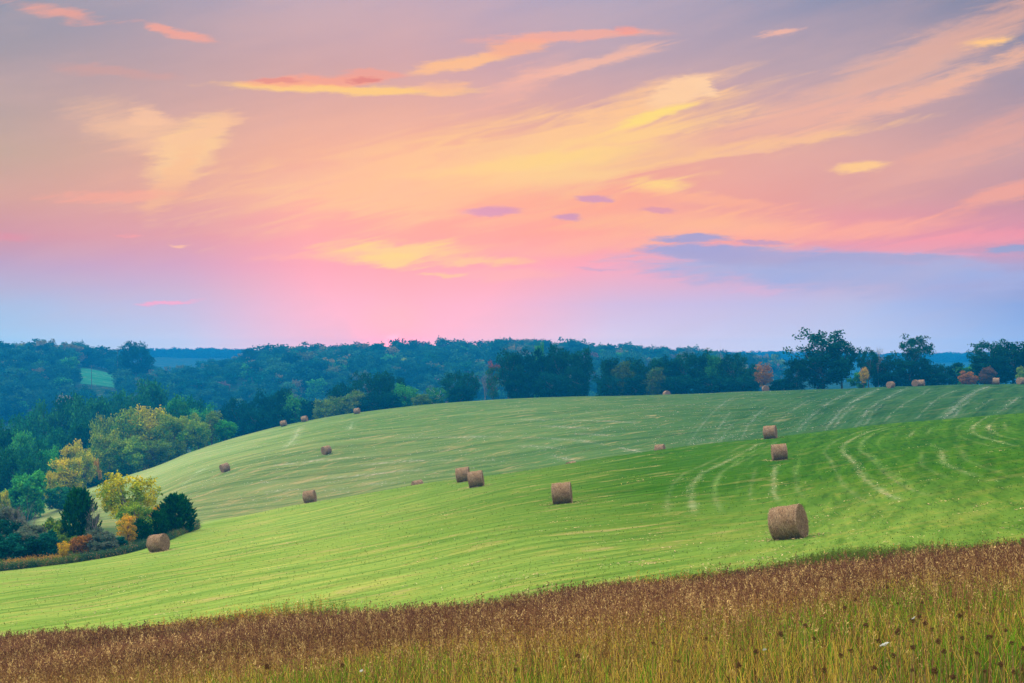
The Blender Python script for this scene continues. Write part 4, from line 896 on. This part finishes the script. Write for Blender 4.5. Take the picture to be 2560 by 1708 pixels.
 ('bush',212,1205,52,124,'bush','brush','brownish grey bush at the foot of the tall cedar',GB),('bush',250,1222,50,121,'bush','teal','low teal bush between the orange bush and the bale',GB),('bush',120,1180,60,131,'bush','olive','olive bush between the twiggy shrub and the tall cedar',GB),
]
for (nm, u_, vt_, w_, y_, kd, mt, lab, gp_) in trees:
    cl_ = (.52, .50, .52) if gp_ in (GM, GR) and mt in ('dark', 'teal') else (1.1, 1.1, 1.0) if gp_ == GL and mt in ('dark', 'teal') else (.6, .6, .6) if gp_ == GR and mt == 'olive' else (1, 1, 1)  # leaves of dark ridge trees darkened in colour to stand in for backlight
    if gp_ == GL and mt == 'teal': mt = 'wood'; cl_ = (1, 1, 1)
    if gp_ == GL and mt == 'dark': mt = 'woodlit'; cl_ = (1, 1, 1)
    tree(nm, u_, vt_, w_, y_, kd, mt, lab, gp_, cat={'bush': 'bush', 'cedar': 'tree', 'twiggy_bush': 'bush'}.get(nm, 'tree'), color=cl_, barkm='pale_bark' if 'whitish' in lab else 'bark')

# lone oak on the far hill and poles of the farm line
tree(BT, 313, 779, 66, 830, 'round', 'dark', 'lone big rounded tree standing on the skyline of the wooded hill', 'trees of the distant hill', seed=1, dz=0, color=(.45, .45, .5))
# distant wooded hills -----------------------------------------------
hero = []; pts = []
N = 2300; uu = rng.uniform(-60, 1800, N); yy = rng.uniform(640, 1040, N)
Pm = at_many(uu, yy); keep = ~((uu > 172) & (uu < 272) & (yy > 742) & (yy < 935)); keep &= ~((uu > 300) & (uu < 330) & (yy > 800) & (yy < 860)); Pm, uu = Pm[keep], uu[keep]
hh = rng.normal(13.5, 2.2, len(Pm)).clip(8, 19); vtop = HV - (Pm[:, 2] + hh) / Pm[:, 1] * F
hh = hh * np.where((uu > 250) & (uu < 560), .78, 1); vtop = HV - (Pm[:, 2] + hh) / Pm[:, 1] * F
vis = vtop < 915; Pm, uu, hh, vtop = Pm[vis], uu[vis], hh[vis], vtop[vis]
pal = np.array([(.010, .075, .05), (.015, .10, .055), (.03, .13, .06), (.09, .13, .05), (.17, .15, .05), (.13, .08, .07), (.006, .055, .045)])
pc = rng.choice(len(pal), len(Pm), p=[.29, .28, .22, .06, .03, .01, .11]); tc_ = pal[pc] * rng.uniform(.8, 1.25, (len(Pm), 1))
lows = []
for s_ in range(6):
    cl, v, f = make_crown('full', 300 + s_, n_clump=20, per=27, leaf=.027, fat=1.4); lows.append(v)
heroidx = set(rng.choice(len(Pm), 150, replace=False).tolist())
hm = []
for s_ in range(6):
    cl, v, f = make_crown('full', 300 + s_, n_clump=20, per=27, leaf=.027, fat=1.4); tv, tf = make_trunk('full', 300 + s_, cl)
    jv, jf = join([(v, f), (tv, tf)]); me = mesh_np('broadleaf_tree', jv, jf, mi=[0] * len(f) + [1] * len(tf)); me.materials.append(M['green']); me.materials.append(M['bark']); hm.append(me)
hcol = ['dull green', 'dull green', 'lighter green', 'olive', 'yellowing', 'reddish', 'dark']
mm = ['teal', 'teal', 'green', 'olive', 'turn', 'russet', 'dark']
SV, SCc = [], []
for i in range(len(Pm)):
    k = i % 6; w = hh[i] * rng.uniform(.95, 1.3)
    if i in heroidx:
        o = bpy.data.objects.new(BT, hm[k]); C.objects.link(o); o.location = Pm[i]; o.rotation_euler = (0, 0, rng.uniform(0, 6.3)); o.scale = (w, w, hh[i])
        o.material_slots[0].link = 'OBJECT'; o.material_slots[0].material = M[mm[pc[i]]]
        place = ['beyond the left edge of the wood', 'left of the small clearing', 'beside the small clearing', 'right of the lone skyline tree', 'above the end of the valley wood', 'above the leftmost ridge bales', 'left of the setting sun', 'under the setting sun', 'above the whitish trunk', 'behind the tall dark block', 'behind the long dark row'][int(np.digitize(uu[i], [60, 165, 290, 430, 560, 720, 860, 990, 1140, 1370]))]
        tall_ = 'on the skyline' if vtop[i] < 806 else 'high on the hill' if vtop[i] < 830 else 'halfway down the hill' if vtop[i] < 865 else 'low on the hill'
        tag(o, '%s hazy tree %s, %s' % (hcol[pc[i]], tall_, place), 'tree', '%s trees of the distant hill' % hcol[pc[i]])
    else:
        a_ = rng.uniform(0, 6.3); v = lows[k]; ca, sa = math.cos(a_) * w, math.sin(a_) * w
        SV.append(np.stack([v[:, 0] * ca - v[:, 1] * sa, v[:, 0] * sa + v[:, 1] * ca, v[:, 2] * hh[i]], 1) + Pm[i]); SCc.append(np.tile(tc_[i], (len(v), 1)))
V = np.concatenate(SV)
tag(link('distant_woods', mesh_np('distant_woods', V, np.arange(len(V)).reshape(-1, 4), np.concatenate(SCc)), None, [M['tint']]), 'mass of mixed woods covering the hazy distant hill', 'woods', kind='stuff')
# farthest blue ridge
N = 1500; uu = rng.uniform(-60, 2420, N); yy = rng.uniform(1800, 1930, N); Pm = at_many(uu, yy); SV, SCc = [], []
for i in range(N):
    v = lows[i % 6]; v = v.reshape(-1, 4, 3)[::3].reshape(-1, 3); h_ = rng.uniform(12, 17); w = h_ * rng.uniform(1.1, 1.5)
    q = v.reshape(-1, 4, 3); c_ = q.mean(1, keepdims=True); v = (c_ + (q - c_) * 1.6).reshape(-1, 3)
    SV.append(v * (w, w, h_) + Pm[i] - (0, 0, 3.5)); SCc.append(np.tile((.012, .08, .06), (len(v), 1)))
V = np.concatenate(SV)
tag(link('ridge_woods', mesh_np('ridge_woods', V, np.arange(len(V)).reshape(-1, 4), np.concatenate(SCc)), None, [M['tint']]), 'flat blue line of woods on the farthest ridge', 'woods', kind='stuff')

# utility poles
def pole(u_, vt_, y_, lab):
    gp = at(u_, y_); h_ = 11.0; root = empty('utility_pole', gp)
    gp2 = -(vt_ - HV) / F * y_ - gp.z; h_ = max(gp2, 8)
    me = mesh_np('post', *tube([(0, 0, -1), (0, 0, h_)], [.2, .14], 8)); link('post', me, root, [M['bark']])
    me = mesh_np('crossarm', *tube([(-1.2, 0, h_ - .6), (1.2, 0, h_ - .6)], [.08, .08], 4)); link('crossarm', me, root, [M['bark']])
    tag(root, lab, 'utility pole', 'farm poles on the distant hill')
pole(270, 803, 880, 'thin utility pole left of the lone skyline tree'); pole(210, 838, 760, 'thin utility pole standing before the small green clearing')

# ------------------------------------------------------------------ undergrowth on the bank at the left
N = 9000; uu = rng.uniform(-70, 455, N); y0 = smooth_u(yc, uu); yy = y0 + rng.random(N) ** 1.5 * 20; Pm = at_many(uu, yy)
hh = rng.uniform(.2, .6, N); hh *= np.where(uu > 425, .5, 1)
pt = patch(Pm, .35, 51); cc = np.where((pt > .30)[:, None], (.36, .22, .03), np.where((pt > -.05)[:, None], (.09, .15, .03), (.04, .10, .04)))
cc = np.where((rng.random(N) < .10)[:, None], (.30, .18, .09), cc)
Vs, Fs, Cs, tips = stuff_blades('u', Pm, hh, np.full(N, .03), rng.uniform(0, .35, N), cc * .8, cc, None)
rep = np.repeat(np.arange(N), 16); f = rng.random(len(rep)) ** .6; ctr = Pm[rep] * (1 - f[:, None]) + tips[rep] * f[:, None] + rng.normal(0, .11, (len(rep), 3))
Vh, Fh = diamonds(ctr, unit(rng.normal(0, 1, (len(rep), 3))) * .06, unit(rng.normal(0, 1, (len(rep), 3))) * .035)
Vj, Fj = join([(Vs, Fs), (Vh, Fh)]); Cj = np.concatenate([Cs, np.repeat(cc[rep], 4, 0)])
tag(link('bank_undergrowth', mesh_np('bank_undergrowth', Vj, Fj, Cj), None, [M['grass']]), 'rough weeds, goldenrod and grasses along the left field edge', 'undergrowth', kind='stuff')

# ------------------------------------------------------------------ haze
hv = [(a, b, c) for c in (-60, HTOP) for b in (-80, HFAR) for a in (-2100, 2100)]
me = bpy.data.meshes.new('haze'); me.from_pydata(hv, [], [(0, 2, 3, 1), (4, 5, 7, 6), (0, 1, 5, 4), (2, 6, 7, 3), (0, 4, 6, 2), (1, 3, 7, 5)])
m, t = new_mat('haze'); vol = t('ShaderNodeVolumePrincipled', {'Color': (.01, .40, 1.0, 1), 'Density': HD, 'Anisotropy': 0.0})
t.l.new(vol.outputs[0], t('ShaderNodeOutputMaterial').inputs['Volume'])
o = link('haze', me, None, [m]); tag(o, 'blue evening haze filling the valley air', 'haze', kind='stuff')
